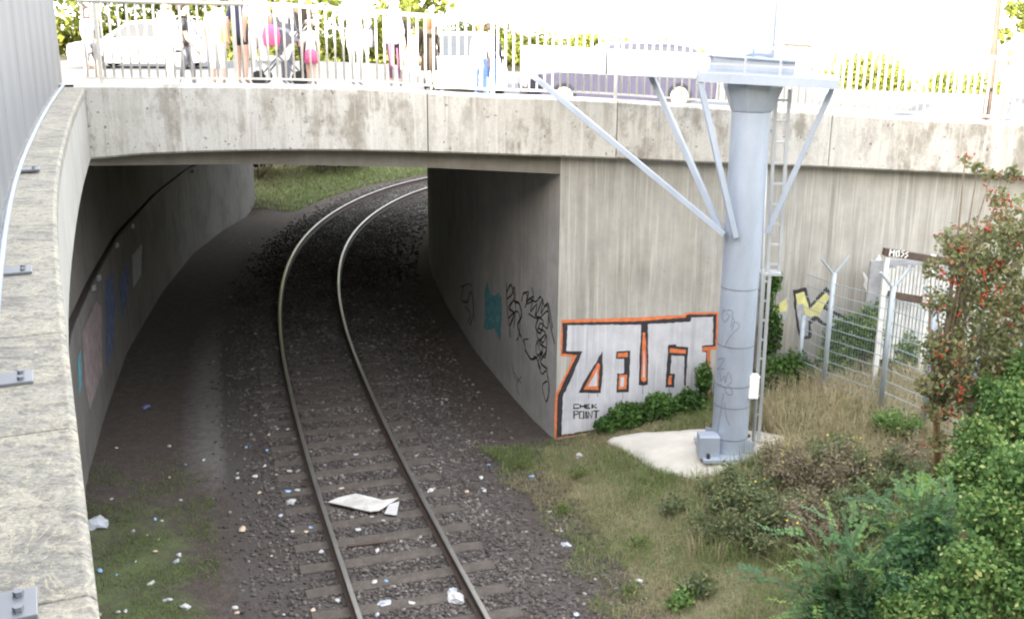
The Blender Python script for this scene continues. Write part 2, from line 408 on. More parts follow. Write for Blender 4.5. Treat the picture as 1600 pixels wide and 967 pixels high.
# ------------------------------------------------------------------ object helpers
def tag(o, label=None, cat=None, group=None, kind=None):
    if label: o['label'] = label
    if cat: o['category'] = cat
    if group: o['group'] = group
    if kind: o['kind'] = kind
    return o
def thing(name, label, cat, loc=(0, 0, 0), group=None):
    o = bpy.data.objects.new(name, None); COL.objects.link(o)
    o.empty_display_size = .3
    o.location = loc
    return tag(o, label, cat, group)
def wloc(o):
    v = Vector((0, 0, 0))
    while o is not None:
        v = v + o.location; o = o.parent
    return v
class MB:
    def __init__(s): s.v = []; s.f = []; s.mi = []
    def add(s, v, f, mi=0):
        n = len(s.v); s.v += [tuple(p) for p in v]; s.f += [tuple(i + n for i in q) for q in f]; s.mi += [mi] * len(f)
        return s
    def box(s, c, h, ax=None, mi=0):
        c = Vector(c); X, Y, Z = ax or (Vector((1, 0, 0)), Vector((0, 1, 0)), Vector((0, 0, 1)))
        p = [c + X * (h[0] * i) + Y * (h[1] * j) + Z * (h[2] * k) for k in (-1, 1) for j in (-1, 1) for i in (-1, 1)]
        return s.add(p, [(0, 2, 3, 1), (4, 5, 7, 6), (0, 1, 5, 4), (2, 6, 7, 3), (0, 4, 6, 2), (1, 3, 7, 5)], mi)
    def bar(s, a, b, w, h=None, up=(0, 0, 1), mi=0):
        a, b = Vector(a), Vector(b); d = (b - a); L = d.length; d.normalize()
        up = Vector(up)
        if abs(d.dot(up)) > .98: up = Vector((1, 0, 0))
        x = d.cross(up).normalized(); y = x.cross(d).normalized()
        return s.box((a + b) / 2, (w / 2, L / 2, (h or w) / 2), (x, d, y), mi)
    def tube(s, pts, r, n=8, cap=True, mi=0):
        pts = [Vector(p) for p in pts]; rs = r if isinstance(r, (list, tuple)) else [r] * len(pts)
        rings = []
        prev = None
        for i, p in enumerate(pts):
            d = (pts[min(i + 1, len(pts) - 1)] - pts[max(i - 1, 0)]).normalized()
            if prev is None:
                u = Vector((0, 0, 1)) if abs(d.z) < .9 else Vector((1, 0, 0))
                x = d.cross(u).normalized()
            else:
                x = (prev - d * prev.dot(d)).normalized()
            prev = x; y = d.cross(x)
            rings.append([p + x * (rs[i] * math.cos(2 * math.pi * k / n)) + y * (rs[i] * math.sin(2 * math.pi * k / n)) for k in range(n)])
        v = [q for r_ in rings for q in r_]
        f = [(i * n + k, i * n + (k + 1) % n, (i + 1) * n + (k + 1) % n, (i + 1) * n + k) for i in range(len(pts) - 1) for k in range(n)]
        if cap: f += [tuple(range(n - 1, -1, -1)), tuple(range((len(pts) - 1) * n, len(pts) * n))]
        return s.add(v, f, mi)
    def sweep(s, rings, closed=True, cap=True, mi=0):
        n = len(rings[0]); v = [q for r_ in rings for q in r_]
        m = n if closed else n - 1
        f = [(i * n + k, i * n + (k + 1) % n, (i + 1) * n + (k + 1) % n, (i + 1) * n + k) for i in range(len(rings) - 1) for k in range(m)]
        if cap and closed: f += [tuple(range(n - 1, -1, -1)), tuple(range((len(rings) - 1) * n, len(rings) * n))]
        return s.add(v, f, mi)
    def build(s, name, mat, parent=None, smooth=False, bevel=0, local=False):
        me = bpy.data.meshes.new(name)
        off = Vector((0, 0, 0)) if (parent is None or local) else wloc(parent)
        me.from_pydata([tuple(Vector(p) - off) for p in s.v], [], s.f)
        for m in (mat if isinstance(mat, (list, tuple)) else [mat]): me.materials.append(m)
        me.polygons.foreach_set('material_index', s.mi)
        bm = bmesh.new(); bm.from_mesh(me)
        bmesh.ops.recalc_face_normals(bm, faces=bm.faces)
        bm.to_mesh(me); bm.free()
        if smooth: me.polygons.foreach_set('use_smooth', [True] * len(me.polygons))
        o = bpy.data.objects.new(name, me); COL.objects.link(o)
        if parent: o.parent = parent
        if bevel:
            b = o.modifiers.new('bevel', 'BEVEL'); b.width = bevel; b.segments = 2; b.limit_method = 'ANGLE'
        return o
def np_mesh(name, V, F, mat, parent=None, tint=None, smooth=False, local=False):
    """mesh from numpy arrays; F is (n, k) with k 3 or 4"""
    me = bpy.data.meshes.new(name)
    V = np.asarray(V, np.float32); F = np.asarray(F, np.int32)
    if parent is not None and not local: V = V - np.array(wloc(parent), np.float32)
    k = F.shape[1]
    me.vertices.add(len(V)); me.vertices.foreach_set('co', V.ravel())
    me.loops.add(F.size); me.loops.foreach_set('vertex_index', F.ravel())
    me.polygons.add(len(F)); me.polygons.foreach_set('loop_start', np.arange(0, F.size, k, dtype=np.int32))
    me.polygons.foreach_set('loop_total', np.full(len(F), k, np.int32))
    if smooth: me.polygons.foreach_set('use_smooth', np.ones(len(F), bool))
    me.materials.append(mat)
    if tint is not None:
        a = me.attributes.new('tint', 'FLOAT', 'POINT'); a.data.foreach_set('value', np.asarray(tint, np.float32))
    me.update(calc_edges=True)
    o = bpy.data.objects.new(name, me); COL.objects.link(o)
    if parent: o.parent = parent
    return o
def unit_rows(a): return a / np.linalg.norm(a, axis=1)[:, None]
def leaves(C, size, tint, up=.3, rg=nrg, aspect=1.6, axis=None):
    """diamond leaves, slightly folded: returns V, F, T"""
    C = np.asarray(C, float); n = len(C)
    size = np.broadcast_to(np.asarray(size, float), (n,)) * rg.uniform(.65, 1.25, n)
    ax = unit_rows(rg.normal(size=(n, 3)) + np.array([0, 0, 0])) if axis is None else unit_rows(np.asarray(axis))
    nm = unit_rows(rg.normal(size=(n, 3)) + np.array([0, 0, up * 3]))
    sd = np.cross(ax, nm); sd = unit_rows(sd + 1e-6)
    nm = np.cross(sd, ax)
    L = (ax * (size * aspect / 2)[:, None]); W = sd * (size / 2)[:, None]; B = nm * (size * .12)[:, None]
    V = np.stack([C - L, C + W + B - L * .1, C + L, C - W + B - L * .1], 1).reshape(-1, 3)
    F = np.arange(4 * n).reshape(n, 4)
    T = np.repeat(np.clip(tint, 0, 1), 4)
    return V, F, T
def blob_points(n, centers, radii, rg=nrg, shell=.45):
    """points in a union of ellipsoid clumps, denser to their outside"""
    centers = np.asarray(centers, float); radii = np.asarray(radii, float)
    if radii.ndim == 1: radii = np.repeat(radii[:, None], 3, 1)
    w = radii.prod(1) ** (2 / 3); k = rg.choice(len(centers), n, p=w / w.sum())
    d = unit_rows(rg.normal(size=(n, 3)))
    r = rg.uniform(shell, 1.0, n) ** .7
    r *= 1 + .18 * np.sin(d[:, 0] * 7 + k) * np.sin(d[:, 1] * 6 + 2 * k) + rg.normal(0, .07, n)
    return centers[k] + d * radii[k] * r[:, None], k
def flat_poly(name, pts3, mat, parent, n, lift):
    """a coat of paint: polygon lifted off its wall along n"""
    me = MB(); me.add([p + n * lift for p in pts3], [tuple(range(len(pts3)))])
    return me.build(name, mat, parent)

def clumpy(x, y, f=1.0, ph=0):
    return .5 + .25 * np.sin(x * 2.1 * f + 1.7 * np.sin(y * 1.3 * f + ph) + ph) + .25 * np.sin(y * 2.7 * f + 1.9 * np.sin(x * 1.1 * f - ph))

# ------------------------------------------------------------------ ground sheet
def axis_coords(lo, hi, step, far):
    inner = np.arange(lo, hi + step * .5, step)
    out = [hi]; s = step
    while out[-1] < far:
        s *= 1.35; out.append(out[-1] + s)
    neg = [lo]; s = step
    while neg[-1] > -far:
        s *= 1.35; neg.append(neg[-1] - s)
    return np.r_[neg[:0:-1], inner, out[1:]]
gx = axis_coords(-14, 15, .17, 900); gy = axis_coords(4, 56, .2, 900)
GX, GY = np.meshgrid(gx, gy)
GZ, GD, GU, GV = terrain_np(GX, GY)
nx, ny = len(gx), len(gy)
idx = np.arange(nx * ny).reshape(ny, nx)
GF = np.stack([idx[:-1, :-1], idx[:-1, 1:], idx[1:, 1:], idx[1:, :-1]], -1).reshape(-1, 4)
ground = np_mesh('ground', np.stack([GX, GY, GZ], -1).reshape(-1, 3), GF, M['ground'], smooth=True)
tag(ground, kind='structure')
def set_attr(name, a):
    at = ground.data.attributes.new(name, 'FLOAT', 'POINT'); at.data.foreach_set('value', np.asarray(a, np.float32).ravel())
front = np.clip((0.3 - GV) / .8, 0, 1)
beyond = np.clip((GV - 23.6) / 1.5, 0, 1)
set_attr('ballast', np.clip(1.5 - np.abs(GD - .1) / 2.0 + .2, 0, 1) * np.clip((2.5 - np.abs(GD)) / .5, 0, 1))
set_attr('path', np.clip(1.25 - np.abs(GD + 2.2) / .6, 0, 1) * np.clip((GY - 15) / 2.0, .22, 1) * np.clip((27 - GY) / 5, 0, 1))
right = np.clip((GD - 2.5) / .9, 0, 1)
set_attr('dry', np.clip(right * front * .75 + beyond * np.clip((np.abs(GD) - 3) / 1.5, 0, 1) * .85, 0, 1))
gl = np.clip((-GD - 2.35) / .5, 0, 1) * np.clip((17.2 - GY + .3 * GD) / 2.5, 0, 1) * .62
gb = beyond * np.clip((np.abs(GD) - 2.8) / 1.0, 0, 1) * np.interp(np.abs(GD), [2.5, 4.2, 6.0, 9], [.85, .65, .1, .05])
set_attr('green', np.clip(right * front * .40 + gl + gb, 0, 1))

# ------------------------------------------------------------------ the bridge
bridge = thing('road_bridge', 'weathered concrete road bridge spanning the curved railway track, graffiti on its abutments', 'bridge', CORNER)
def beam_seg(x0, x1):
    b = MB(); rings = []
    xs = np.linspace(x0, x1, max(3, int((x1 - x0) / .4)))
    for x in xs:
        u = (x - CORNER.x) / UD.x
        t, bo = beam_top(x), beam_bot(x)
        fr, bk = -.30, .12
        prof = [(fr + .03, bo), (fr, bo + .03), (fr, t - .04), (fr + .04, t), (bk, t), (bk, bo)]
        rings.append([buv(u + .0 * v, v, z) + Vector((UD.x * 0, 0, 0)) for v, z in prof])
    return b.sweep(rings)
BX = [-6.62, -1.40, 1.64, 5.3, 9.2, 14.5]
for i in range(len(BX) - 1):
    beam_seg(BX[i] + .008, BX[i + 1] - .008).build('edge_beam', M['beam'], bridge)
# deck slab (its front edge shows under the beam and its underside roofs the tunnel)
sl = MB()
rows = []
for v in np.linspace(0.004, 23.2, 9):
    rw_y = lambda x: 0
    rows.append([(x, v) for x in np.linspace(-12.5, 1.5, 15)])
for i in range(len(rows) - 1):
    pass
def slab_pt(x, v, z):
    u = (x - CORNER.x) / UD.x
    return buv(u, v, z)
xs = np.linspace(-12.3, .79, 20)
rings = []
for x in xs:
    zb = soffit(x); zt = min(deck_z(x, 30) - .05, 5.25)
    rings.append([slab_pt(x, v, z) for v, z in ((.005, zb), (.005, beam_bot(x) + .12), (.118, beam_bot(x) + .12), (.118, zt), (23.2, zt), (23.2, zb - .0), (11, zb))])
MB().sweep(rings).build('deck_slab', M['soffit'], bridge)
# abutment side wall that the track curves along
def wall_strip(W, zlo, ztop, th, side, step=.6, z_of=None):
    q = np.array(W, float); t = np.r_[0, np.cumsum(np.hypot(*np.diff(q, axis=0).T))]
    tt = np.linspace(0, t[-1], int(t[-1] / step) + 2)
    p = np.c_[np.interp(tt, t, q[:, 0]), np.interp(tt, t, q[:, 1])]
    tg = np.gradient(p, axis=0); tg /= np.linalg.norm(tg, axis=1)[:, None]
    nr = np.c_[tg[:, 1], -tg[:, 0]] * side
    return p, nr
b = MB(); rings = []
p, nr = wall_strip(RW, 0, 0, .5, 1)
for i in range(len(p)):
    a = p[i] + (0 if i else np.array([VD.x, VD.y]) * .118)
    c = a + np.array([.6 * UD.x, .6 * UD.y])
    zt = soffit(a[0]) - .004
    rings.append([(a[0], a[1], -.6), (a[0], a[1], zt), (c[0], c[1], zt), (c[0], c[1], -.6)])
side_wall = b.sweep(rings).build('abutment_wall', M['side'], bridge)
# wing wall facing the camera
xs = np.r_[np.arange(CORNER.x, 15, 1.0), 16]
rings = []
for i, x in enumerate(xs):
    u = (x - CORNER.x) / UD.x
    zt = beam_bot(x) + .1
    v0 = .0
    rings.append([slab_pt(x, v0, -.8), slab_pt(x, v0, zt), slab_pt(x, .116, zt), slab_pt(x, .116, -.8)])
b = MB().sweep(rings)
wing = b.build('wing_wall', M['wing'], bridge)
# pavement, kerb and road on the deck
def deck_sheet(name, v0, v1, dz, mat, x0=-14, x1=16, nv=12, follow=True):
    b = MB(); g = []
    for v in np.linspace(v0, v1, nv):
        g.append([slab_pt(x, v, deck_z(x, v) + dz) for x in np.linspace(x0, x1, 40)])
    n = 40
    b.add([q for r_ in g for q in r_], [(i * n + k, i * n + k + 1, (i + 1) * n + k + 1, (i + 1) * n + k) for i in range(nv - 1) for k in range(n - 1)])
    return tag(b.build(name, mat, smooth=True), kind='structure')
deck_sheet('pavement', .125, 3.2, 0, M['paving'], nv=8)
kb = MB()
kb.sweep([[slab_pt(x, v, deck_z(x, 3.3) + z) for v, z in ((3.2, .01), (3.36, .0), (3.36, -.2), (3.2, -.2))] for x in np.linspace(-14, 16, 40)])
tag(kb.build('kerb', M['pad']), kind='structure')
deck_sheet('road', 3.2, 23.3, -.12, M['asphalt'], -16, 40, 14)

# ------------------------------------------------------------------ left retaining wall
rwall = thing('retaining_wall', 'concrete retaining wall with lichen covered stone coping, curving beside the track', 'wall', (COP[5][0], COP[5][1], 0))
cs = COP_S[::3]
cs = np.vstack([cs, [COP_S[-1]]]) if np.linalg.norm(cs[-1] - COP_S[-1]) > .02 else cs
ct = np.gradient(cs, axis=0); ct /= np.linalg.norm(ct, axis=1)[:, None]
cn = np.c_[-ct[:, 1], ct[:, 0]]                     # to the left of the way to the bridge
def strip_rings(prof):
    R = []
    for i in range(len(cs)):
        z = cop_z(cs[i, 1])
        R.append([Vector((cs[i, 0] + cn[i, 0] * o, cs[i, 1] + cn[i, 1] * o, z + dz)) for o, dz in prof])
    return R
# coping stones, each about 1.1 m
R = strip_rings([(0.0, -.13), (-.012, -.11), (-.012, -.02), (.01, 0), (.55, 0), (.55, -.13)])
step = 4
for i in range(0, len(R) - 1, step):
    seg = R[i:i + step + 1]
    if len(seg) < 2: continue
    # a hair's gap between stones
    d = (seg[-1][0] - seg[0][0]).normalized() * .004
    seg = [[q + d for q in seg[0]]] + seg[1:-1] + [[q - d for q in seg[-1]]]
    MB().sweep(seg).build('coping', M['coping'], rwall, bevel=.006)
MB().sweep(strip_rings([(.012, -.131), (.012, -1.05), (.55, -1.05), (.55, -.131)])).build('parapet', M['parapet'], rwall)
p, nr = wall_strip(LW, 0, 0, .5, 1)
rings = []
for i in range(len(p)):
    a, n_ = p[i], -nr[i]
    v = uv(a[0], a[1])[1]
    zt = (cop_z(a[1]) - 1.052) if a[1] < 16.3 else soffit(a[0]) - .004
    rings.append([(a[0], a[1], -.5), (a[0], a[1], 2.45), (a[0] + n_[0] * .06, a[1] + n_[1] * .06, 2.47), (a[0] + n_[0] * .06, a[1] + n_[1] * .06, zt), (a[0] + n_[0] * .6, a[1] + n_[1] * .6, zt), (a[0] + n_[0] * .6, a[1] + n_[1] * .6, -.5)])
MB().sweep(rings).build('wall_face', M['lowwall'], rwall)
rings = [[(p[i][0] + nr[i][0] * o, p[i][1] + nr[i][1] * o, z) for o, z in ((-.055, 2.475), (.035, 2.475), (.035, 2.53), (-.055, 2.53))] for i in range(len(p))]
MB().sweep(rings).build('ledge', M['iron'], rwall)
def at_wall(px, py, W, off=.004, side=1):
    """where the picture ray meets a wall that follows the plan polyline W, lifted off it"""
    d = ray(px, py); best = None
    for (x0, y0), (x1, y1) in zip(W[:-1], W[1:]):
        ex, ey = x1 - x0, y1 - y0
        den = d.x * ey - d.y * ex
        if abs(den) < 1e-9: continue
        t = (x0 * ey - y0 * ex) / den
        s = (x0 * d.y - y0 * d.x) / -den * -1
        s = ((d.x * t - x0) * ex + (d.y * t - y0) * ey) / (ex * ex + ey * ey)
        if t > 0 and -.001 <= s <= 1.001 and (best is None or t < best[0]):
            L = math.hypot(ex, ey)
            best = (t, Vector((ey / L * side, -ex / L * side, 0)))
    if best is None: return None
    return CAMP + d * best[0] + best[1] * off
def ribbon(name, strokes, w, mat, parent, proj, nrm=None):
    """painted strokes: each a list of picture points, put on the surface by proj; a mesh of thin quads"""
    b = MB()
    for st in strokes:
        P = [proj(*q) for q in st]
        P = [q for q in P if q is not None]
        if len(P) < 2: continue
        # resample for smooth curves
        rows = []
        for i, q in enumerate(P):
            t = (P[min(i + 1, len(P) - 1)] - P[max(i - 1, 0)])
            if t.length < 1e-6: continue
            t.normalize()
            n = nrm(q) if callable(nrm) else nrm
            s = t.cross(n).normalized()
            ww = w * (.8 + .4 * rnd.random())
            rows.append((q - s * ww / 2, q + s * ww / 2))
        v = [x for r_ in rows for x in r_]
        if len(rows) > 1:
            b.add(v, [(2 * i, 2 * i + 1, 2 * i + 3, 2 * i + 2) for i in range(len(rows) - 1)])
    return b.build(name, mat, parent)
def curve_pts(pts, n=4):
    """Catmull-Rom through picture points"""
    P = [np.array(p, float) for p in pts]; out = []
    for i in range(len(P) - 1):
        a, b, c, d = P[max(i - 1, 0)], P[i], P[i + 1], P[min(i + 2, len(P) - 1)]
        for k in range(n):
            t = k / n
            out.append(.5 * ((2 * b) + (c - a) * t + (2 * a - 5 * b + 4 * c - d) * t * t + (3 * b - a - 3 * c + d) * t ** 3))
    out.append(P[-1])
    return [tuple(q) for q in out]

# ------------------------------------------------------------------ graffiti on the wing wall (traced, then laid on the wall as coats of paint)
WN = -VD
def on_wing(px, py, lift=.004): return at_plane(px, py, CORNER + WN * lift, VD)
def zg(pts): return [(850 + x * .27914, 450 + y * .27921) for x, y in pts]
def paint(name, pts, mat, lift, parent=None, zoom=zg):
    Q = []
    for (xa, ya), (xb, yb) in zip(pts, pts[1:] + pts[:1]):
        m_ = max(1, int(math.hypot(xb - xa, yb - ya) / 16))
        Q += [(xa + (xb - xa) * i / m_ + rnd.gauss(0, 1.1), ya + (yb - ya) * i / m_ + rnd.gauss(0, 1.1)) for i in range(m_)]
    P = [on_wing(*q, lift) for q in zoom(Q)]
    b = MB(); b.add(P, [tuple(range(len(P)))])
    return b.build(name, mat, parent or wing)
ZB = [(97, 178), (300, 172), (545, 164), (785, 150), (795, 137), (976, 134), (972, 240), (968, 342), (932, 346), (930, 420), (926, 520), (922, 640), (915, 700), (60, 845), (57, 740), (64, 598), (118, 482), (164, 384), (91, 381), (94, 280)]
paint('graffiti_outline', ZB, M['orange_paint'], .003)
paint('graffiti_shadow', [(103, 195), (300, 190), (545, 184), (790, 166), (802, 149), (966, 147), (963, 240), (960, 326), (888, 330), (886, 352), (914, 352), (912, 440), (916, 520), (912, 700), (70, 836), (76, 600), (130, 486), (186, 372), (100, 368), (104, 280)], M['black_paint'], .005)
paint('graffiti_fill', [(132, 208), (300, 206), (545, 205), (822, 188), (826, 166), (948, 160), (946, 240), (944, 318), (884, 322), (886, 356), (908, 358), (904, 432), (868, 440), (866, 480), (902, 490), (905, 520), (902, 690), (98, 822), (106, 604), (160, 492), (216, 354), (126, 352), (128, 280)], M['silver_paint'], .007)
for pts, k in (([(545, 190), (581, 190), (583, 380), (582, 540), (556, 548), (530, 540), (536, 380)], 'b'), ([(553, 250), (566, 250), (574, 400), (572, 515), (558, 528), (544, 515), (548, 400)], 'o'), ([(558, 350), (562, 350), (566, 500), (552, 500)], 's'),
               ([(327, 352), (328, 480), (318, 588), (194, 586), (225, 520), (290, 420)], 'b'), ([(303, 415), (312, 430), (303, 568), (222, 566), (240, 530)], 'o'), ([(299, 452), (297, 548), (246, 550), (262, 520)], 's'),
               ([(404, 354), (483, 350), (480, 470), (475, 582), (407, 584), (410, 478), (448, 476), (450, 396), (404, 394)], 'b'), ([(412, 364), (470, 361), (470, 384), (411, 388)], 'o'), ([(420, 486), (464, 484), (461, 566), (416, 568)], 'o'), ([(428, 500), (450, 498), (448, 552), (425, 554)], 's'),
               ([(696, 318), (738, 315), (742, 326), (806, 330), (800, 440), (794, 546), (783, 548), (787, 380), (714, 378), (708, 480), (733, 480), (727, 556), (680, 556), (688, 430)], 'b'), ([(704, 336), (796, 344), (793, 366), (702, 362)], 'o'), ([(698, 490), (716, 488), (712, 540), (693, 543)], 'o')):
    paint('graffiti_letter', pts, M[{'b': 'black_paint', 'o': 'orange_paint', 's': 'silver_paint'}[k]], {'b': .009, 'o': .011, 's': .013}[k])
TXT = [[(196, 650), (168, 651), (166, 672), (196, 671)], [(203, 650), (203, 673)], [(229, 649), (229, 672)], [(203, 661), (229, 660)], [(256, 650), (237, 651), (236, 672), (258, 671)], [(237, 661), (252, 660)], [(270, 648), (270, 673)], [(294, 650), (271, 661), (297, 671)],
       [(168, 731), (168, 688), (190, 688), (192, 703), (169, 709)], [(200, 690), (222, 690), (222, 728), (199, 728), (200, 690)], [(236, 689), (235, 729)], [(246, 729), (247, 689), (268, 727), (270, 687)], [(276, 687), (310, 686)], [(293, 687), (291, 729)]]
for x_, y_, l_ in ((250, 584, 34), (300, 586, 22), (440, 582, 40), (552, 546, 46), (700, 555, 30), (96, 800, 18), (790, 546, 26), (160, 420, 26)):
    ribbon('paint_drip', [zg([(x_, y_), (x_ + 1, y_ + l_ / 2), (x_, y_ + l_)])], .008, M['black_paint'], wing, lambda x, y: on_wing(x, y, .0165), WN)
ribbon('painted_words', [zg(s) for s in TXT], .026, M['black_paint'], wing, lambda x, y: on_wing(x, y, .015), WN)
# yellow and grey piece behind the mesh fence
zs = lambda pts: [(1150 + x * .362, 350 + y * .362) for x, y in pts]
paint('graffiti_outline', [(246, 286), (302, 272), (322, 345), (388, 272), (428, 308), (388, 358), (484, 405), (455, 482), (376, 440), (346, 412), (322, 432), (326, 492), (278, 502), (262, 440), (252, 360)], M['black_paint'], .004, None, zs)
paint('graffiti_fill', [(258, 302), (294, 292), (318, 368), (386, 296), (408, 312), (372, 364), (466, 410), (446, 464), (380, 424), (346, 394), (310, 420), (312, 480), (284, 486), (272, 430), (262, 360)], M['grey_paint'], .006, None, zs)
paint('graffiti_letter', [(258, 302), (294, 292), (318, 368), (386, 296), (408, 312), (372, 364), (362, 400), (300, 392), (290, 345), (268, 350)], M['yellow_paint'], .008, None, zs)
paint('graffiti_outline', [(150, 372), (220, 315), (230, 320), (228, 372), (212, 412), (160, 400)], M['grey_paint'], .004, None, zs)
paint('graffiti_letter', [(160, 366), (214, 322), (222, 345), (215, 376), (170, 384)], M['yellow_paint'], .006, None, zs)
paint('graffiti_letter', [(545, 205), (560, 215), (575, 240), (590, 225), (600, 160), (620, 130), (632, 160), (625, 215), (610, 250), (612, 275), (590, 292), (565, 290), (550, 265), (556, 240)], M['white_paint'], .004, None, zs)
# tags on the curved abutment wall
on_side = lambda x, y, l=.005: at_wall(x, y, RW, l, -1)
zz = lambda pts: [(650 + x * .375, 400 + y * .375) for x, y in pts]
def side_n(q): return Vector((-.93, -.33, 0))
tealp = [(287, 140), (298, 110), (310, 160), (330, 165), (345, 150), (356, 175), (358, 260), (352, 330), (340, 345), (328, 300), (300, 310), (284, 300), (288, 220)]
P = [on_side(*q) for q in zz(tealp)]
MB().add(P, [tuple(range(len(P)))]).build('graffiti_fill', M['teal_paint'], side_wall)
TAGS = [[(378, 110), (380, 200), (390, 300), (395, 340)], [(378, 180), (400, 160), (412, 130), (416, 220), (408, 300)], [(385, 260), (420, 230), (434, 260), (430, 330), (420, 350)], [(300, 110), (295, 180), (305, 200)], [(352, 165), (356, 220), (350, 350)],
        [(445, 160), (470, 150), (460, 190), (490, 170), (478, 230), (505, 200), (498, 250), (530, 180), (522, 240), (545, 200), (556, 260), (565, 310), (578, 365)], [(470, 240), (510, 260), (550, 230), (548, 300), (520, 280), (505, 330), (530, 360), (545, 330), (540, 420), (520, 400), (505, 350)], [(450, 350), (462, 400), (490, 430), (530, 400), (510, 440), (525, 490), (545, 480), (555, 560), (542, 605), (528, 540), (548, 520)],
        [(484, 130), (490, 180), (462, 200)], [(400, 440), (410, 500), (424, 520)], [(405, 480), (440, 530)], [(440, 500), (420, 540), (432, 580)], [(455, 370), (448, 350), (470, 345)], [(500, 370), (520, 345), (528, 390), (505, 410), (500, 370)], [(185, 130), (230, 120), (240, 200), (245, 270)], [(205, 210), (228, 240), (215, 280)]]
TAGS += [[(200, 120), (190, 180), (215, 190), (230, 150), (240, 230), (226, 290)], [(440, 190), (452, 150), (466, 175), (455, 215)], [(470, 175), (500, 190), (520, 170), (538, 210), (552, 200), (570, 300)],
         [(380, 150), (396, 120), (410, 175), (388, 215), (410, 240), (392, 290)], [(410, 190), (432, 200), (440, 250), (424, 290), (440, 340)], [(508, 300), (540, 320), (515, 360), (545, 390), (520, 440), (548, 470)], [(455, 390), (480, 430), (500, 420), (520, 470)], [(500, 250), (530, 270), (520, 320), (500, 300), (510, 260)]]
for k0, k1, w_ in ((16, 17, .05), (17, 19, .03), (19, 21, .05), (21, 24, .04), (0, 5, .035), (5, 9, .03), (9, 12, .02), (12, 14, .026), (14, 16, .035)):
    for s in TAGS[k0:k1]:
        ribbon('graffiti_tag', [zz(curve_pts(s, 6))], w_, M['black_paint'], side_wall, on_side, side_n)
# faded pieces on the left wall below the ledge
on_left = lambda x, y, l=.006: at_wall(x, y, LW, l, 1)
lw_obj = bpy.data.objects['wall_face']
for pts, m in (([(128, 520), (150, 470), (158, 480), (160, 580), (140, 640), (132, 600)], 'pink_paint'), ([(163, 440), (176, 425), (180, 480), (176, 540), (166, 580)], 'blue_paint'), ([(184, 440), (200, 410), (202, 450), (190, 500)], 'blue_paint'), ([(121, 560), (126, 545), (127, 600), (123, 620)], 'teal_paint'), ([(206, 400), (222, 380), (220, 430), (208, 450)], 'grey_paint')):
    P = [on_left(*q) for q in pts]
    if all(q is not None for q in P): MB().add(P, [tuple(range(len(P)))]).build('graffiti_fill', M[m], lw_obj)
for q in ((147, 498), (151, 440), (180, 393), (204, 357), (300, 292), (336, 276), (360, 266)):
    w_ = on_left(*q, .05)
    if w_ is not None:
        w_ = Vector((w_.x, w_.y, 2.40))
        MB().box(w_, (.025, .06, .05)).build('wall_bracket', M['galv'] if q[0] < 210 else M['iron'], rwall, bevel=.01)

# ------------------------------------------------------------------ panel fence on the coping
pf = thing('panel_fence', 'tall grey metal panel fence standing on the stone coping', 'fence', (COP[5][0] - .3, COP[5][1], 6.0))
def fence_path(o): return [(cs[i, 0] + cn[i, 0] * o, cs[i, 1] + cn[i, 1] * o, cop_z(cs[i, 1])) for i in range(len(cs)) if cs[i, 1] > 1.0]
fp = np.array(fence_path(.31))
tt = np.r_[0, np.cumsum(np.linalg.norm(np.diff(fp[:, :2], axis=0), axis=1))]
def fpt(s):
    return Vector([np.interp(s, tt, fp[:, k]) for k in range(3)])
def fnr(s):
    d = fpt(min(s + .05, tt[-1])) - fpt(max(s - .05, 0)); d.z = 0; d.normalize()
    return Vector((d.y, -d.x, 0)), d
s = 0.0
while s < tt[-1] - .1:
    e = min(s + 2.0, tt[-1])
    rows = []
    for k in np.linspace(s + .012, e - .012, 29):
        q, (n_, d_) = fpt(k), fnr(k)
        w_ = .006 * math.sin((k - s) * 2 * math.pi / .98)
        rows.append([q + n_ * w_ + Vector((0, 0, .07)), q + n_ * w_ + Vector((0, 0, 2.35)), q - n_ * .05 + Vector((0, 0, 2.35)), q - n_ * .05 + Vector((0, 0, .07))])
    MB().sweep(rows).build('panel', M['panel'], pf, smooth=False)
    s = e
rows = []; n_r = int(tt[-1] / .03)
pts = []; rs = []
for i in range(n_r):
    k = i * .03
    q, (n_, d_) = fpt(k), fnr(k)
    pts.append(q + n_ * .02 + Vector((0, 0, .035))); rs.append(.024 if i % 2 else .018)
MB().tube(pts, rs, 8).build('cable_conduit', M['conduit'], pf, smooth=True)
for py in (945, 605, 432, 268):
    px = {945: 30, 605: 38, 432: 38, 268: 42}[py]
    q = at_z(px, py, 5.93); z = cop_z(q.y); q = at_z(px, py, z)
    j = int(np.argmin(np.linalg.norm(cs - np.array([q.x, q.y]), axis=1)))
    X, Yv = Vector((-cn[j, 0], -cn[j, 1], 0)), Vector((ct[j, 0], ct[j, 1], 0))
    c0 = Vector((cs[j, 0], cs[j, 1], z)) - X * .22 + Yv * 0
    pl = MB().box(c0 + Vector((0, 0, .008)), (.09, .075, .008), (X, Yv, Vector((0, 0, 1)))).build('mounting_plate', M['plate'], pf, bevel=.003)
    for o in (-.04, .04):
        MB().tube([c0 + X * .045 + Yv * o + Vector((0, 0, .016)), c0 + X * .045 + Yv * o + Vector((0, 0, .03))], .014, 6).build('bolt', M['plate'], pl)

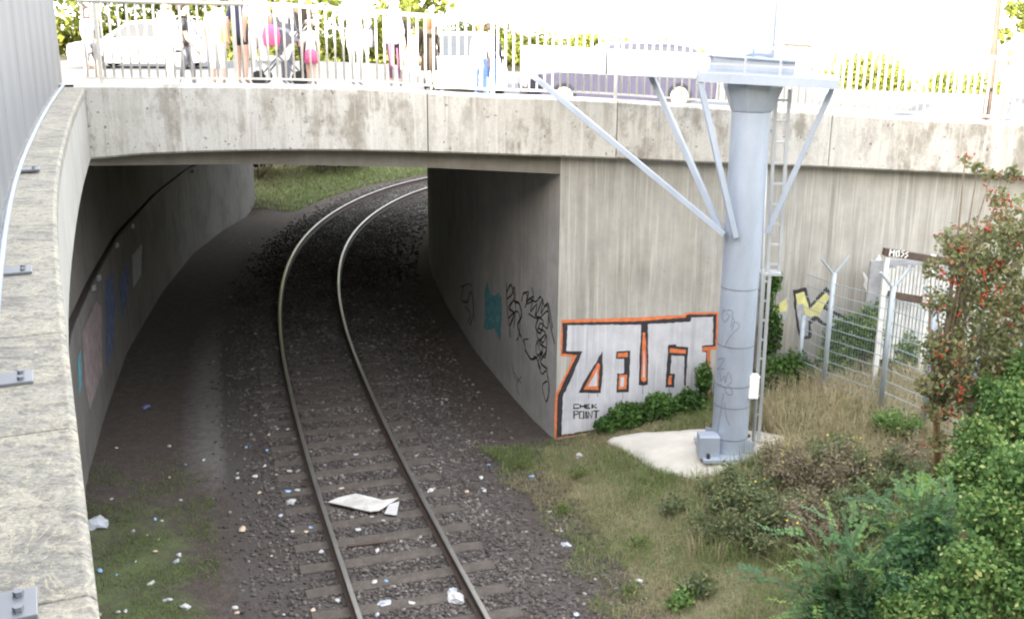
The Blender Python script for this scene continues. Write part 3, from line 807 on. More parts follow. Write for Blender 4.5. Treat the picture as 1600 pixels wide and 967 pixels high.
# ------------------------------------------------------------------ railway track
track = thing('railway_track', 'single curved railway track with rusty rails and worn sleepers running under the bridge', 'railway', (CTR[60][0], CTR[60][1], 0))
RP = [(-.062, .012), (.062, .012), (.062, .024), (.012, .045), (.010, .125), (.034, .138), (.034, .166), (.026, .174), (-.026, .174), (-.034, .166), (-.034, .138), (-.010, .125), (-.012, .045), (-.062, .024)]
for o in (0, 1.5):
    q = offset_path(LRAIL, o)[::2]
    t = np.gradient(q, axis=0); t /= np.linalg.norm(t, axis=1)[:, None]
    rings = [[(q[i, 0] + t[i, 1] * a, q[i, 1] - t[i, 0] * a, z) for a, z in RP] for i in range(len(q))]
    b = MB(); b.sweep(rings)
    n = len(RP)
    for fi, f in enumerate(b.f):
        zs_ = [b.v[k][2] for k in f]
        if min(zs_) > .16 and len(f) == 4: b.mi[fi] = 1
    b.build('rail', [M['rust'], M['railtop']], track)
sl_mesh = None
ns = 0
s0 = float(np.interp(9.3, CTR[:, 1], CTS))
for k in range(96):
    s = s0 + k * .61
    if s > CTS[-1] - 1: break
    x, y = np.interp(s, CTS, CTR[:, 0]), np.interp(s, CTS, CTR[:, 1])
    i = int(np.searchsorted(CTS, s)); t = CT_T[min(i, len(CT_T) - 1)]
    if y > 24: break
    if sl_mesh is None:
        b = MB()
        rings = []
        for xx in np.linspace(-1.28, 1.28, 15):
            j = .006 * rnd.random()
            rings.append([(xx, -.125 + j, -.12), (xx, -.118 + j, .004), (xx, -.10, .014 + j), (xx, .10, .014 + j), (xx, .118 - j, .004), (xx, .125, -.12)])
        b.sweep(rings)
        o = b.build('sleeper', M['sleeper'], track, local=True); sl_mesh = o
    else:
        o = sl_mesh.copy(); COL.objects.link(o); o.parent = track
    o.location = Vector((x, y, rnd.uniform(-.008, .006) - .018 * min(max((y - 18) / 5, 0), 1))) - track.location
    o.rotation_euler = (0, rnd.uniform(-.008, .008), math.atan2(-t[0], t[1]) + rnd.uniform(-.025, .025))
# ballast stones
n = 66000
ss = s0 - 3 + 42 * nrg.uniform(0, 1, n) ** 1.75
dd = nrg.normal(0.35, 1.2, n)
bx, by = np.interp(ss, CTS, CTR[:, 0]), np.interp(ss, CTS, CTR[:, 1])
tx, ty = np.interp(ss, CTS, CT_T[:, 0]), np.interp(ss, CTS, CT_T[:, 1])
bx, by = bx + ty * dd, by - tx * dd
bz = terrain_np(bx, by)[0]
keep = (uv_v := (bx - CORNER.x) * VD.x + (by - CORNER.y) * VD.y) < 32
# stones lie between sleepers rather than on them
ph = ((ss - s0) / .61 + .5) % 1 - .5
keep &= ~((by < 22) & (np.abs(ph) < .20) & (np.abs(dd) < 1.28) & (nrg.random(n) > .025))
keep &= (dd > -2.35) & (dd < 3.0) & (nrg.random(n) < np.clip((dd + 2.4) / .7, 0, 1))
keep &= (np.abs(dd - .75) > .09) & (np.abs(dd + .75) > .09)
bx, by, bz = bx[keep], by[keep], bz[keep]; n = len(bx)
ico = bmesh.new(); bmesh.ops.create_icosphere(ico, subdivisions=1, radius=1)
IV = np.array([v.co[:] for v in ico.verts]); IF = np.array([[v.index for v in f.verts] for f in ico.faces]); ico.free()
sz = nrg.uniform(.014, .034, n) * np.interp(by, [12, 30], [1, 1.45])
ang = nrg.uniform(0, 6.28, n)
V = IV[None] * (1 + nrg.normal(0, .22, (n, 12, 1))) * np.stack([sz * nrg.uniform(.8, 1.5, n), sz, sz * nrg.uniform(.5, .9, n)], 1)[:, None, :]
c_, s_ = np.cos(ang)[:, None], np.sin(ang)[:, None]
V = np.stack([V[..., 0] * c_ - V[..., 1] * s_, V[..., 0] * s_ + V[..., 1] * c_, V[..., 2]], -1)
V += np.stack([bx, by, bz + sz * .25], 1)[:, None]
F = (IF[None] + (np.arange(n) * 12)[:, None, None]).reshape(-1, 3)
tag(np_mesh('ballast', V.reshape(-1, 3), F, M['stone'], tint=np.repeat(np.clip(nrg.beta(2, 2.2, n) + .22 * (clumpy(bx, by, 1.6, 5) - .5), 0, 1), 12)), kind='stuff')

# ------------------------------------------------------------------ the steel mast with its platform
MX, MY = 3.50, 15.9
MZ = terr(MX, MY) + .03
pad_px = [(948, 690), (962, 684), (990, 680), (1040, 677), (1100, 674), (1160, 676), (1228, 686), (1215, 700), (1180, 715), (1140, 733), (1100, 750), (1066, 744), (1030, 737), (1004, 722), (975, 705)]
ring = [on_ground(x_ + rnd.gauss(0, 1.3), y_ + rnd.gauss(0, .4)) for x_, y_ in curve_pts(pad_px + pad_px[:1], 3)[:-1]]
cen = sum(ring, Vector()) / len(ring)
b = MB(); nr_ = len(ring)
rows = []
for f, dz in ((1.0, -.12), (1.0, .02), (.97, .05), (.8, .07), (.5, .085), (.2, .09)):
    rr = []
    for k, q in enumerate(ring):
        x, y = cen.x + (q.x - cen.x) * f, cen.y + (q.y - cen.y) * f
        rr.append(Vector((x, y, terr(x, y) * .75 + (.25 * (cen.z)) * 1 + dz)) if f < .9 else Vector((x, y, q.z + dz)))
    rows.append(rr)
b.sweep(rows)
pad = b.build('concrete_slab', M['pad'], None, smooth=True)
tag(pad, 'irregular pale concrete slab poured on the slope under the steel mast', 'slab')
mast = thing('sign_mast', 'tall pale blue grey steel mast with braced platform and ladder', 'mast', (MX, MY, MZ))
PZ = at_y(1182, 132, 15.5).z                     # platform underside
b = MB()
b.tube([(MX, MY, MZ), (MX, MY, PZ - .42)], .285, 32)
col = b.build('column', M['mast'], mast, smooth=True)
col.modifiers.new('es', 'EDGE_SPLIT').split_angle = RAD(40)
fl = MB()
for f in (.305, .31):
    pass
rings = []
for z, r in ((PZ - .42, .29), (PZ - .40, .31), (PZ - .06, .435), (PZ - .005, .435)):
    rings.append([Vector((MX + r * math.cos(a), MY + r * math.sin(a), z)) for a in np.linspace(0, 2 * math.pi, 9)[:-1] + math.pi / 8])
fl.sweep(rings)
fl.build('column_head', M['mast'], mast)
MB().tube([(MX + .06, MY, PZ), (MX + .06, MY, PZ + 4.5)], .215, 28).build('upper_column', M['mast'], mast, smooth=True)
MB().box((MX, MY, MZ + .02), (.48, .48, .025)).build('base_plate', M['mast'], mast)
for sx in (-1, 1):
    for sy in (-1, 1):
        MB().tube([(MX + sx * .4, MY + sy * .4, MZ), (MX + sx * .4, MY + sy * .4, MZ + .12)], .03, 6).build('anchor_bolt', M['iron'], mast)
for a in (0, 1, 2, 3):
    an = RAD(45 + 90 * a)
    MB().bar((MX + .3 * math.cos(an), MY + .3 * math.sin(an), MZ + .16), (MX + .46 * math.cos(an), MY + .46 * math.sin(an), MZ + .16), .02, .26).build('gusset', M['mast'], mast)
MB().box((MX - .38, MY - .22, MZ + .20), (.16, .14, .18)).build('footing_box', M['mast'], mast, bevel=.01)
for pz in (545, 607, 640, 690, 455):
    z = at_y(1140, pz, MY - .3).z
    MB().tube([(MX, MY, z - .006), (MX, MY, z + .006)], .289, 32, cap=False).build('clamp_band', M['plate'], mast, smooth=True)
# platform: a box arm to the left, a frame to the right
AL = at_y(812, 110, 16.25); AR = at_y(1308, 137, 15.35)
AD = (AR - AL).normalized()
AN = AD.cross(Vector((0, 0, 1))).normalized()           # towards the camera
def arm(px, f=0.0, z=0.0):
    """a point along the platform's front lower edge by picture x; f metres away from the camera, z up"""
    lo, hi = 0.0, 1.0
    u_of = lambda t: (lambda p: (p.x / (p.y * math.cos(PITCH) + (EYE - p.z) * math.sin(PITCH))) * FPX + 800)(AL.lerp(AR, t))
    for i in range(30):
        m = (lo + hi) / 2
        if u_of(m) < px: lo = m
        else: hi = m
    return AL.lerp(AR, lo) - AN * f + Vector((0, 0, z))
W_ARM = .55
up = Vector((0, 0, 1))
for x0, x1 in ((815, 943), (946, 1088)):
    a, c = arm(x0), arm(x1)
    d = (c - a); L = d.length; d.normalize()
    MB().box((a + c) / 2 - AN * (W_ARM / 2) + up * .175, (L / 2, W_ARM / 2, .175), (d, -AN, up)).build('box_arm', M['galv'], mast, bevel=.01)
a, c = arm(1089), arm(1304)
d = (c - a); L = d.length; d.normalize()
for f in (-.25, .85):
    MB().box((a + c) / 2 - AN * f + up * .05, (L / 2, .02, .06), (d, -AN, up)).build('platform_beam', M['mast'], mast)
MB().box((a + c) / 2 - AN * .30 + up * .118, (L / 2 - .01, .52, .006), (d, -AN, up)).build('platform_deck', M['galv'], mast)
for x_ in (1089, 1160, 1235, 1304):
    q = arm(x_); MB().box(q - AN * .30 + up * .04, (.02, .52, .045), (d, -AN, up)).build('cross_member', M['mast'], mast)
a2, c2 = arm(1090, .05, .20), arm(1238, .05, .20)
gir = MB()
gir.bar(a2, c2, .05, .30); gir.bar(a2 + up * .16, c2 + up * .13, .2, .025); gir.bar(a2 - up * .0 - AN * .0 + up * -.07, c2 + up * -.07, .22, .02)
gir.build('girder', M['mast'], mast)
hr = MB()
rail_t = []
for px in (1100, 1160, 1214, 1262, 1304):
    q = arm(px, -.24, .0)
    MB().bar(q + up * .0, q + up * (.62 if px < 1300 else .50), .032).build('handrail_post', M['galv'], mast)
    rail_t.append(q + up * .50)
for q0, q1 in zip(rail_t[:-1], rail_t[1:]):
    hr.bar(q0, q1, .03); hr.bar(q0 - up * .25, q1 - up * .25, .025)
hr.build('handrail', M['galv'], mast)
def strut(pa, pb, w=.10):
    MB().bar(pa, pb, w, w * .8).build('strut', M['mast'], mast, bevel=.006)
fr = MY - .3
strut(arm(822, .05, -.02), at_y(1131, 366, MY - .24))
strut(arm(1012, .5, -.02), at_y(1129, 366, MY - .10))
strut(arm(1092, -.2, -.02), at_y(1149, 371, MY - .33))
strut(arm(1302, .3, -.02), at_y(1199, 364, MY + .02))
# ladder behind the column's right flank
lx = MY + .18
def lp(px, py, Y=lx): return at_y(px, py, Y)
def ladder(xl, xr, y0, y1, Y, n, name='ladder'):
    L0, L1 = lp(xl[0], y0, Y), lp(xl[1], y1, Y); R0, R1 = lp(xr[0], y0, Y), lp(xr[1], y1, Y)
    lo = MB(); lo.bar(L0, L1, .042, .05); lo.bar(R0, R1, .042, .05)
    l_o = lo.build(name, M['galv'], mast)
    for k in range(n):
        t = (k + .5) / n
        MB().bar(L0.lerp(L1, t), R0.lerp(R1, t), .03).build('rung', M['galv'], l_o)
ladder((1213, 1199), (1234, 1217), 140, 428, lx, 9)
ladder((1194, 1177), (1203, 1185), 424, 690, lx - .1, 9)
q = lp(1202, 425)
MB().box(q + up * -.01, (.16, .14, .02)).build('rest_platform', M['galv'], mast)
MB().tube([lp(1202, 140, MY + .0), lp(1191, 425, MY + .0), lp(1177, 690, MY - .0)], .018, 8).build('conduit', M['galv'], mast, smooth=True)
q = at_y(1175, 603, MY - .1)
bx_ = MB().box(q, (.095, .08, .19)).build('junction_box', M['white_box'], mast, bevel=.012)
MB().box(q + Vector((-.12, .0, 0)), (.03, .02, .16)).build('bracket', M['galv'], bx_)
MB().tube([at_y(1167, 626, MY - .12), at_y(1166, 690, MY - .12)], .016, 8).build('conduit', M['galv'], mast, smooth=True)
# pen tags on the column
def on_col(px, py):
    d = ray(px, py); r = .292
    A = d.x * d.x + d.y * d.y; B = -2 * (d.x * MX + d.y * MY); C_ = MX * MX + MY * MY - r * r
    D = B * B - 4 * A * C_
    if D < 0: return None
    return CAMP + d * ((-B - math.sqrt(D)) / (2 * A))
def col_n(q): return Vector((q.x - MX, q.y - MY, 0)).normalized()
CT = [[(1010, 110), (995, 150), (1010, 190), (1035, 160), (1020, 140)], [(1005, 130), (1050, 125), (1055, 160), (1045, 220)], [(1060, 200), (1075, 190), (1095, 215), (1060, 250), (1030, 290), (1010, 330)], [(1040, 150), (1065, 180), (1050, 240)],
      [(970, 400), (1010, 395), (985, 440), (970, 455), (1010, 450)], [(985, 470), (990, 520), (1010, 490), (1015, 530), (1030, 470), (1050, 520), (1025, 545)], [(985, 540), (1015, 560), (1040, 550), (1055, 590), (1030, 595), (1010, 565)], [(1005, 590), (990, 680), (975, 780), (965, 820)], [(1010, 640), (1020, 720), (1040, 770)]]
ribbon('pen_tag', [zg(curve_pts(s, 5)) for s in CT], .012, M['pale_tag'], col, on_col, col_n)

# ------------------------------------------------------------------ railing along the bridge
rl = thing('bridge_railing', 'galvanised steel railing with upright bars along the edge of the bridge', 'railing', buv(0, -.1, 6.0))
def rtop(x): return interp(x, [-8, -3.6, -1, .4, 4, 8.5, 16], [7.46, 7.40, 7.22, 7.13, 6.87, 6.59, 6.1])
def rp(x, z, v=-.08): return slab_pt(x, v, z)
X0, X1 = -6.5, 15.0
xs = np.linspace(X0, X1, 44)
MB().tube([rp(x, rtop(x)) for x in xs], .033, 10).build('top_rail', M['railing'], rl, smooth=True)
b = MB()
for x0, x1 in zip(xs[:-1], xs[1:]): b.bar(rp(x0, beam_top(x0) + .085), rp(x1, beam_top(x1) + .085), .045, .03)
b.build('bottom_rail', M['railing'], rl)
posts = [-6.25, -4.28, -2.3, -.35, 1.65, 3.65, 5.65, 7.65, 9.65, 11.65, 13.65]
for x in posts:
    MB().bar(rp(x, beam_top(x) - .02), rp(x, rtop(x) - .03), .055, .05).build('post', M['railing'], rl)
k = 0; rest = MB(); bars = []
x = X0 + .06
while x < X1:
    if min(abs(x - q) for q in posts) > .05: bars.append(x)
    x += .126
for x in bars:
    m_ = MB() if k < 100 else rest
    m_.tube([rp(x, beam_top(x) + .09), rp(x, rtop(x) - .02)], .0175, 6)
    if k < 100: m_.build('baluster', M['railing'], rl, smooth=True)
    k += 1
tag(rest.build('baluster', M['railing'], rl, smooth=True), kind='stuff')

# ------------------------------------------------------------------ unseen house, added behind the viewer to cast the shade over the cutting
hb = thing('unseen_shade_house', 'unseen long plastered house added behind the viewer to shade the cutting', 'building', (-19, -12, 5))
ed, en = Vector((13.0, -.57, 0)).normalized(), Vector((.57, 13.0, 0)).normalized()
hc = Vector((-4, -9.5, 0))
M['plaster'] = plain('beige_plaster', (.42, .38, .31), .9, 0, .08, 3)
M['dark_glass'] = plain('dark_window_glass', (.03, .035, .04), .1, 0, .1, 2)
ROOF_Z = 14.6
MB().box(hc - en * 4 + Vector((0, 0, ROOF_Z / 2 + 1.5)), (42, 4, ROOF_Z / 2 - 1.5), (ed, en, Vector((0, 0, 1)))).build('wall', M['plaster'], hb)
_p = Vector((4.0, 15.5, 6.55)); _t = (_p - hc).dot(en) / SUN_DIR.dot(en)
_q = _p - SUN_DIR * _t; _zt = 6.85 + _t * math.tan(SUN_EL)
MB().box((_q.x - en.x * 1.2, _q.y - en.y * 1.2, (_zt + ROOF_Z) / 2 - .3), (1.35, 1.2, (_zt - ROOF_Z) / 2 + .3), (ed, en, Vector((0, 0, 1)))).build('shade_block', M['plaster'], hb)  # unseen roof block, added so its shadow falls on the mast platform
for i in range(-9, 10):
    for j in range(3):
        c = hc + ed * (i * 4.2) + en * .02 + Vector((0, 0, 6.6 + j * 2.9))
        MB().box(c, (.6, .03, .8), (ed, en, Vector((0, 0, 1)))).build('window', M['dark_glass'], hb)

# ------------------------------------------------------------------ wire mesh fence
mf_posts = [(5.1, 17.95), (5.36, 17.3), (5.98, 16.2), (6.38, 15.4), (6.72, 14.65), (7.02, 13.95), (7.6, 12.6), (8.2, 11.2)]
mfence = thing('mesh_fence', 'galvanised wire mesh fence with forked posts on the weedy slope', 'fence', (6, 16.2, terr(6, 16.2)))
fd = (Vector((7.0, 14.0, 0)) - Vector((5.1, 17.95, 0))).normalized(); fn = Vector((-fd.y, fd.x, 0))
for k, (x, y) in enumerate(mf_posts):
    z = terr(x, y)
    tilt = Vector((rnd.uniform(-.03, .03), 0, 0))
    po = MB().tube([Vector((x, y, z - .1)), Vector((x, y, z + (2.18 if k else 1.25))) + tilt],   .042, 10).build('post', M['wire'], mfence, smooth=True)
    t = Vector((x, y, z + 2.15)) + tilt
    if k:
        for sgn in (-1, 1):
            MB().bar(t, t + fn * sgn * .30 + Vector((0, 0, .30)), .03).build('post_arm', M['wire'], po)
for (x0, y0), (x1, y1) in zip(mf_posts[:-1], mf_posts[1:]):
    a, c = Vector((x0, y0, terr(x0, y0) + .05)), Vector((x1, y1, terr(x1, y1) + .05))
    b = MB(); n_ = int((c - a).length / .055)
    for i in range(1, n_):
        q = a.lerp(c, i / n_); b.bar(q, q + up * 1.95, .0035)
    for j in range(11):
        h_ = up * (j * .195)
        b.bar(a + h_, c + h_, .011)
    b.build('mesh_panel', M['wire'], mfence)

# ------------------------------------------------------------------ derelict slatted shelter behind the fence
sh = thing('shelter', 'derelict shelter of chalky white slats under a brown timber beam', 'shelter', (6.9, 17.6, terr(6.9, 17.6)))
sa, sb = at_y(1381, 393, 17.5), at_y(1560, 422, 17.9)
sd = (sb - sa); sd.z = 0; sd.normalize(); sn = Vector((sd.y, -sd.x, 0))
bm_ = MB().bar(sa, sb, .10, .12).build('roof_beam', M['wood_dark'], sh)
for k in (.07, .92, 1.8):
    q = sa + sd * k
    MB().bar(Vector((q.x, q.y, terr(q.x, q.y) - .1)), q - up * .09, .075).build('post', M['shed_white'], sh)
b = MB()
for i in range(22):
    q = sa + sd * (.25 + i * .07) + Vector((0, .25, 0))
    b.bar(Vector((q.x, q.y, q.z - 2.0)), q - up * (.32 + .05 * rnd.random()), .045, .02, up=(sd.y, -sd.x, 0))
b.build('slat_panel', M['shed_white'], sh)
MB().bar(sa + sd * .15 - up * .75, sa + sd * .8 - up * .88, .03, .13).build('cross_board', M['wood_dark'], sh)
MB().box(sa + sd * .95 + Vector((0, .6, -1.2)), (.95, .02, .9), (sd, Vector((-sd.y, sd.x, 0)), up)).build('back_panel', M['grey_paint'], sh)
def on_beam(px, py): return at_plane(px, py, sa + sn * .09, sn)
ribbon('painted_tag', [zs(s) for s in ([(668, 108), (662, 138)], [(662, 124), (682, 120)], [(684, 112), (680, 142)], [(692, 118), (704, 116), (704, 140), (692, 140), (692, 118)], [(728, 114), (714, 120), (726, 130), (712, 142)], [(744, 122), (732, 126), (742, 136), (728, 146)])], .024, M['white_paint'], bm_, on_beam, sn)

# ------------------------------------------------------------------ grass
def blades(P, h, w, rg=nrg, lean=.45):
    n = len(P)
    an = rg.uniform(0, 2 * math.pi, n); d = np.c_[np.cos(an), np.sin(an), np.zeros(n)]
    side = np.c_[-np.sin(an), np.cos(an), np.zeros(n)] * (w / 2)[:, None] if not np.isscalar(w) else np.c_[-np.sin(an), np.cos(an), np.zeros(n)] * w / 2
    le = rg.uniform(.1, 1, n) * lean * 2
    m = P + d * (h * le * .3)[:, None] + np.c_[np.zeros(n), np.zeros(n), h * .6]
    t = P + d * (h * le)[:, None] + np.c_[np.zeros(n), np.zeros(n), h * (1 - .35 * le)]
    V = np.stack([P - side, P + side, m + side * .7, m - side * .7, t], 1).reshape(-1, 3)
    i = np.arange(n)[:, None] * 5
    F4 = i + np.array([[0, 1, 2, 3]]); F3 = i + np.array([[3, 2, 4, 4]])
    return V, np.vstack([F4, i + np.array([[3, 2, 4, 3]])])[:, :], n
def blade_mesh(name, P, h, w, mat, tint, parent=None, lean=.45):
    P = np.asarray(P); n = len(P)
    V, F, _ = blades(P, h, w, lean=lean)
    tri = np.vstack([F[:n][:, [0, 1, 2]], F[:n][:, [0, 2, 3]], F[n:][:, [0, 1, 2]]])
    return np_mesh(name, V, tri, mat, parent, tint=np.repeat(np.clip(tint, 0, 1), 5))
def scatter_region(n, x0, x1, y0, y1, test):
    x, y = nrg.uniform(x0, x1, n), nrg.uniform(y0, y1, n)
    Z, D, U, V = terrain_np(x, y)
    k = test(x, y, Z, D, U, V)
    return np.c_[x, y, Z][k], D[k]
pad_xy = np.array([[q.x, q.y] for q in ring])
def in_pad(x, y):
    c = pad_xy.mean(0); a = np.arctan2(y - c[1], x - c[0]); pa = np.arctan2(pad_xy[:, 1] - c[1], pad_xy[:, 0] - c[0]); o = np.argsort(pa)
    r = np.interp(a, pa[o], np.hypot(*(pad_xy - c).T)[o], period=2 * math.pi)
    return np.hypot(x - c[0], y - c[1]) < r * .97
# short turf on the slope
P, D = scatter_region(230000, -1.5, 9.5, 8.5, 18.4, lambda x, y, Z, D, U, V: (D > 2.15 + .5 * clumpy(x, y, 2)) & (V < -.02) & ~in_pad(x, y) & (nrg.random(len(x)) < .25 + .75 * clumpy(x, y, 1.7, 1)))
cl = clumpy(P[:, 0], P[:, 1], .9, 2)
green = nrg.random(len(P)) < np.clip(.54 + 1.1 * (cl - .42), .2, .95)
h = nrg.uniform(.04, .15, len(P)) * (.8 + .5 * cl)
g1 = blade_mesh('grass', P[green], h[green], .007, M['leaf_grass'], nrg.beta(2, 2, green.sum()), lean=.8)
tag(g1, kind='stuff')
g2 = blade_mesh('dry_grass', P[~green], h[~green], .006, M['leaf_dry'], np.clip(nrg.beta(2, 2.5, (~green).sum()) * .75 + .35 * (clumpy(P[~green][:, 0], P[~green][:, 1], 2.6, 6) - .6), 0, 1), lean=.95)
tag(g2, kind='stuff')
# thin patchy turf on the left of the track
P, D = scatter_region(60000, -7.5, -1, 9, 17.5, lambda x, y, Z, D, U, V: (D < -2.3) & (x > wall_x(y, LW) + .03) & (nrg.random(len(x)) < np.clip(2.0 * clumpy(x, y, 2.2, 3) - .45, 0, 1) * np.clip((17.3 - y) / 2.2, 0, 1)))
tag(blade_mesh('turf', P, nrg.uniform(.02, .08, len(P)), .008, M['leaf_grass'], nrg.beta(1.6, 2.6, len(P)) * .8, lean=.9), kind='stuff')
# tall bleached grass by the fence
def px_of(x, y, z):
    c, s = math.cos(PITCH), math.sin(PITCH)
    Z = y * c + (EYE - z) * s; Yd = (EYE - z) * c - y * s
    return 800 + FPX * x / Z, 483.5 + FPX * Yd / Z
P, D = scatter_region(60000, 3.4, 8.5, 13.0, 18.5, lambda x, y, Z, D, U, V: (V < -.05) & ~in_pad(x, y) & (lambda a, b: (a > 1195) & (a < 1500) & (b > 585) & (b < 745) & (nrg.random(len(x)) < .5 * clumpy(x, y, 2.6, 4) + .12))(*px_of(x, y, Z)))
tag(blade_mesh('tall_dry_grass', P, nrg.uniform(.15, .62, len(P)), .009, M['leaf_dry'], .25 + .75 * nrg.beta(2.2, 2, len(P)), lean=.55), kind='stuff')
P, D = scatter_region(90000, 1.9, 8.0, 10.5, 18.0, lambda x, y, Z, D, U, V: (V < -.1) & ~in_pad(x, y) & (lambda a, b: (a > 1075 + np.clip(760 - b, 0, 200) * .9) & (a < 1480) & (b > 640) & (b < 880) & (nrg.random(len(x)) < .45 * clumpy(x, y, 3.1, 7) + .1))(*px_of(x, y, Z)))
wn_ = nrg.random(len(P)) < .5 + .4 * (clumpy(P[:, 0], P[:, 1], 1.3, 1) - .5)
tag(blade_mesh('wild_grass', P[wn_], nrg.uniform(.12, .42, wn_.sum()), .010, M['leaf_grass'], nrg.beta(2, 2, wn_.sum()), lean=.6), kind='stuff')
tag(blade_mesh('wild_dry_grass', P[~wn_], nrg.uniform(.12, .5, (~wn_).sum()), .008, M['leaf_dry'], nrg.beta(2, 2.4, (~wn_).sum()), lean=.6), kind='stuff')
# far bank in the opening under the bridge
P, D = scatter_region(60000, -17, 3, 38, 52, lambda x, y, Z, D, U, V: (V > 23.2) & (np.abs(D) > 2.6) & (np.abs(D) < 9))
gk = nrg.random(len(P)) < np.interp(np.abs(D), [2.6, 4.2, 6.0], [.97, .75, .15])
tag(blade_mesh('bank_grass', P[gk], nrg.uniform(.08, .25, gk.sum()), .03, M['leaf_grass'], .3 + .7 * nrg.beta(2, 2, gk.sum()), lean=.7), kind='stuff')
tag(blade_mesh('bank_dry_grass', P[~gk], nrg.uniform(.08, .22, (~gk).sum()), .03, M['leaf_dry'], nrg.beta(2, 2.5, (~gk).sum()) * .8, lean=.8), kind='stuff')

# ------------------------------------------------------------------ plants
def foliage(name, n, centers, radii, size, mat, parent, up_=.3, shell=.4, aspect=1.5, lo=None, rg=nrg):
    C, k = blob_points(n, centers, radii, rg, shell)
    if lo is not None:
        C = C[C[:, 2] > lo(C[:, 0], C[:, 1])]
    ph = rg.uniform(0, 6, 3)
    t = .42 + .22 * np.sin(C[:, 0] * 5 + ph[0]) * np.sin(C[:, 1] * 4 + C[:, 2] * 5 + ph[1]) + rg.normal(0, .28, len(C))
    V, F, T = leaves(C, size, t, up_, rg, aspect)
    return np_mesh(name, V, F, mat, parent, tint=T)
def ground_lo(x, y): return terrain_np(x, y)[0] - .02
def ivy_at(label, spots, n, size=.06, mat='leaf_ivy', group=None, name='ivy', cat='ivy'):
    q0 = spots[0][0]
    root = thing(name, label, cat, (q0[0], q0[1], terr(q0[0], q0[1])), group)
    foliage('foliage', n, [s[0] for s in spots], [s[1] for s in spots], size, M[mat], root, .5, .3, 1.25, ground_lo)
    b = MB()
    for s_, r_ in spots:
        for k in range(3):
            a = Vector((s_[0] + rnd.uniform(-.2, .2), s_[1] + rnd.uniform(-.05, .05), terr(s_[0], s_[1])))
            b.tube([a, a.lerp(Vector(s_), .6) + Vector((rnd.uniform(-.1, .1), 0, .05)), Vector(s_) + Vector((rnd.uniform(-.2, .2), 0, r_[2] * .5))], [.012, .009, .005], 5)
    b.build('stem', M['bark'], root)
    return root
wy = lambda x, v=-.18: buv((x - CORNER.x) / UD.x, v)
def wsp(px, py, v, r):
    p = at_plane(px, py, CORNER + VD * v, VD)
    return ((p.x, p.y, p.z), r)
ivy_at('low green ivy mound at the wall foot below the silver graffiti', [wsp(952, 664, -.25, (.26, .2, .14)), wsp(980, 650, -.28, (.33, .25, .24)), wsp(1030, 640, -.3, (.34, .26, .29)), wsp(1078, 634, -.3, (.32, .26, .28)), wsp(1100, 590, -.2, (.14, .15, .28))], 8500)
ivy_at('green ivy climbing behind the mast ladder up the wall', [wsp(1215, 600, -.4, (.42, .3, .5)), wsp(1240, 585, -.4, (.36, .28, .45)), wsp(1265, 610, -.5, (.28, .25, .32)), wsp(1205, 520, -.15, (.2, .14, .5)), wsp(1200, 460, -.12, (.14, .1, .4)), wsp(1210, 440, -.12, (.13, .1, .2)), wsp(1250, 630, -.6, (.34, .3, .25))], 9000, .055)
ivy_at('dull green creeper hanging on the mesh fence before the grey wall', [wsp(1320, 535, -.5, (.42, .2, .5)), wsp(1365, 515, -.6, (.36, .2, .5)), wsp(1300, 580, -.5, (.36, .2, .42)), wsp(1410, 560, -.7, (.36, .2, .55)), wsp(1350, 595, -.6, (.4, .2, .35))], 8500, .055, 'leaf_bramble', None, 'creeper', 'creeper')

def weed(label, px, py, hgt, rad, n, mat, size=.045, fl=0, group=None, stems=9, name='weed'):
    g = on_ground(px, py)
    root = thing(name, label, 'weed', g, group)
    b = MB(); tips = []
    for k in range(stems):
        a = rnd.uniform(0, 6.28); r = rad * math.sqrt(rnd.random())
        h_ = hgt * rnd.uniform(.55, 1.1)
        p0 = Vector((g.x + r * .35 * math.cos(a), g.y + r * .35 * math.sin(a), g.z - .03)); p1 = Vector((g.x + r * math.cos(a), g.y + r * math.sin(a), g.z + h_))
        m_ = p0.lerp(p1, .55) + Vector((0, 0, .06))
        b.tube([p0, m_, p1], [.007, .005, .002], 5); tips.append((p0, m_, p1))
    b.build('stem', M['bark'], root)
    n = int(n * 2.0); size = size * .68
    T = nrg.integers(0, stems, n); u = nrg.beta(2, 1.4, n)
    A = np.array([t[0] for t in tips])[T]; B = np.array([t[1] for t in tips])[T]; C_ = np.array([t[2] for t in tips])[T]
    P = np.where((u < .55)[:, None], A + (B - A) * (u / .55)[:, None], B + (C_ - B) * ((u - .55) / .45)[:, None])
    P = P + nrg.normal(0, .05 + .05 * rad, (n, 3)) * np.array([1, 1, .7])
    P[:, 2] = np.maximum(P[:, 2], g.z + .01)
    V, F, TT = leaves(P, size, .45 + nrg.normal(0, .25, n) + .2 * (u - .5), .25, nrg, 2.0)
    np_mesh('foliage', V, F, M[mat], root, tint=TT)
    if fl:
        P = np.array([t[2] for t in tips])[nrg.integers(0, stems, fl)] + nrg.normal(0, .05, (fl, 3))
        V, F, TT = leaves(P, .03, np.full(fl, .5), .9, nrg, 1.0)
        np_mesh('flower', V, F, M['flower'], root, tint=TT)
    return root
weed('dark green weed clump at the near edge of the concrete slab', 1118, 800, .42, .4, 1400, 'leaf_weed', .045, 12)
weed('brown faded weed stalks right of the concrete slab, beside the mast foot', 1215, 752, .5, .45, 1300, 'leaf_brownweed', .04, 14)
weed('purplish brown weed thicket below the bleached tall grass', 1275, 770, .6, .55, 1900, 'leaf_brownweed', .042, 16, None, 14)
weed('bushy dark green weed in the middle of the slope thicket', 1210, 822, .55, .5, 2000, 'leaf_weed', .05, 10, None, 12)
weed('yellow flowered weed at the top of the slope thicket', 1335, 760, .6, .4, 1200, 'leaf_brownweed', .042, 40)
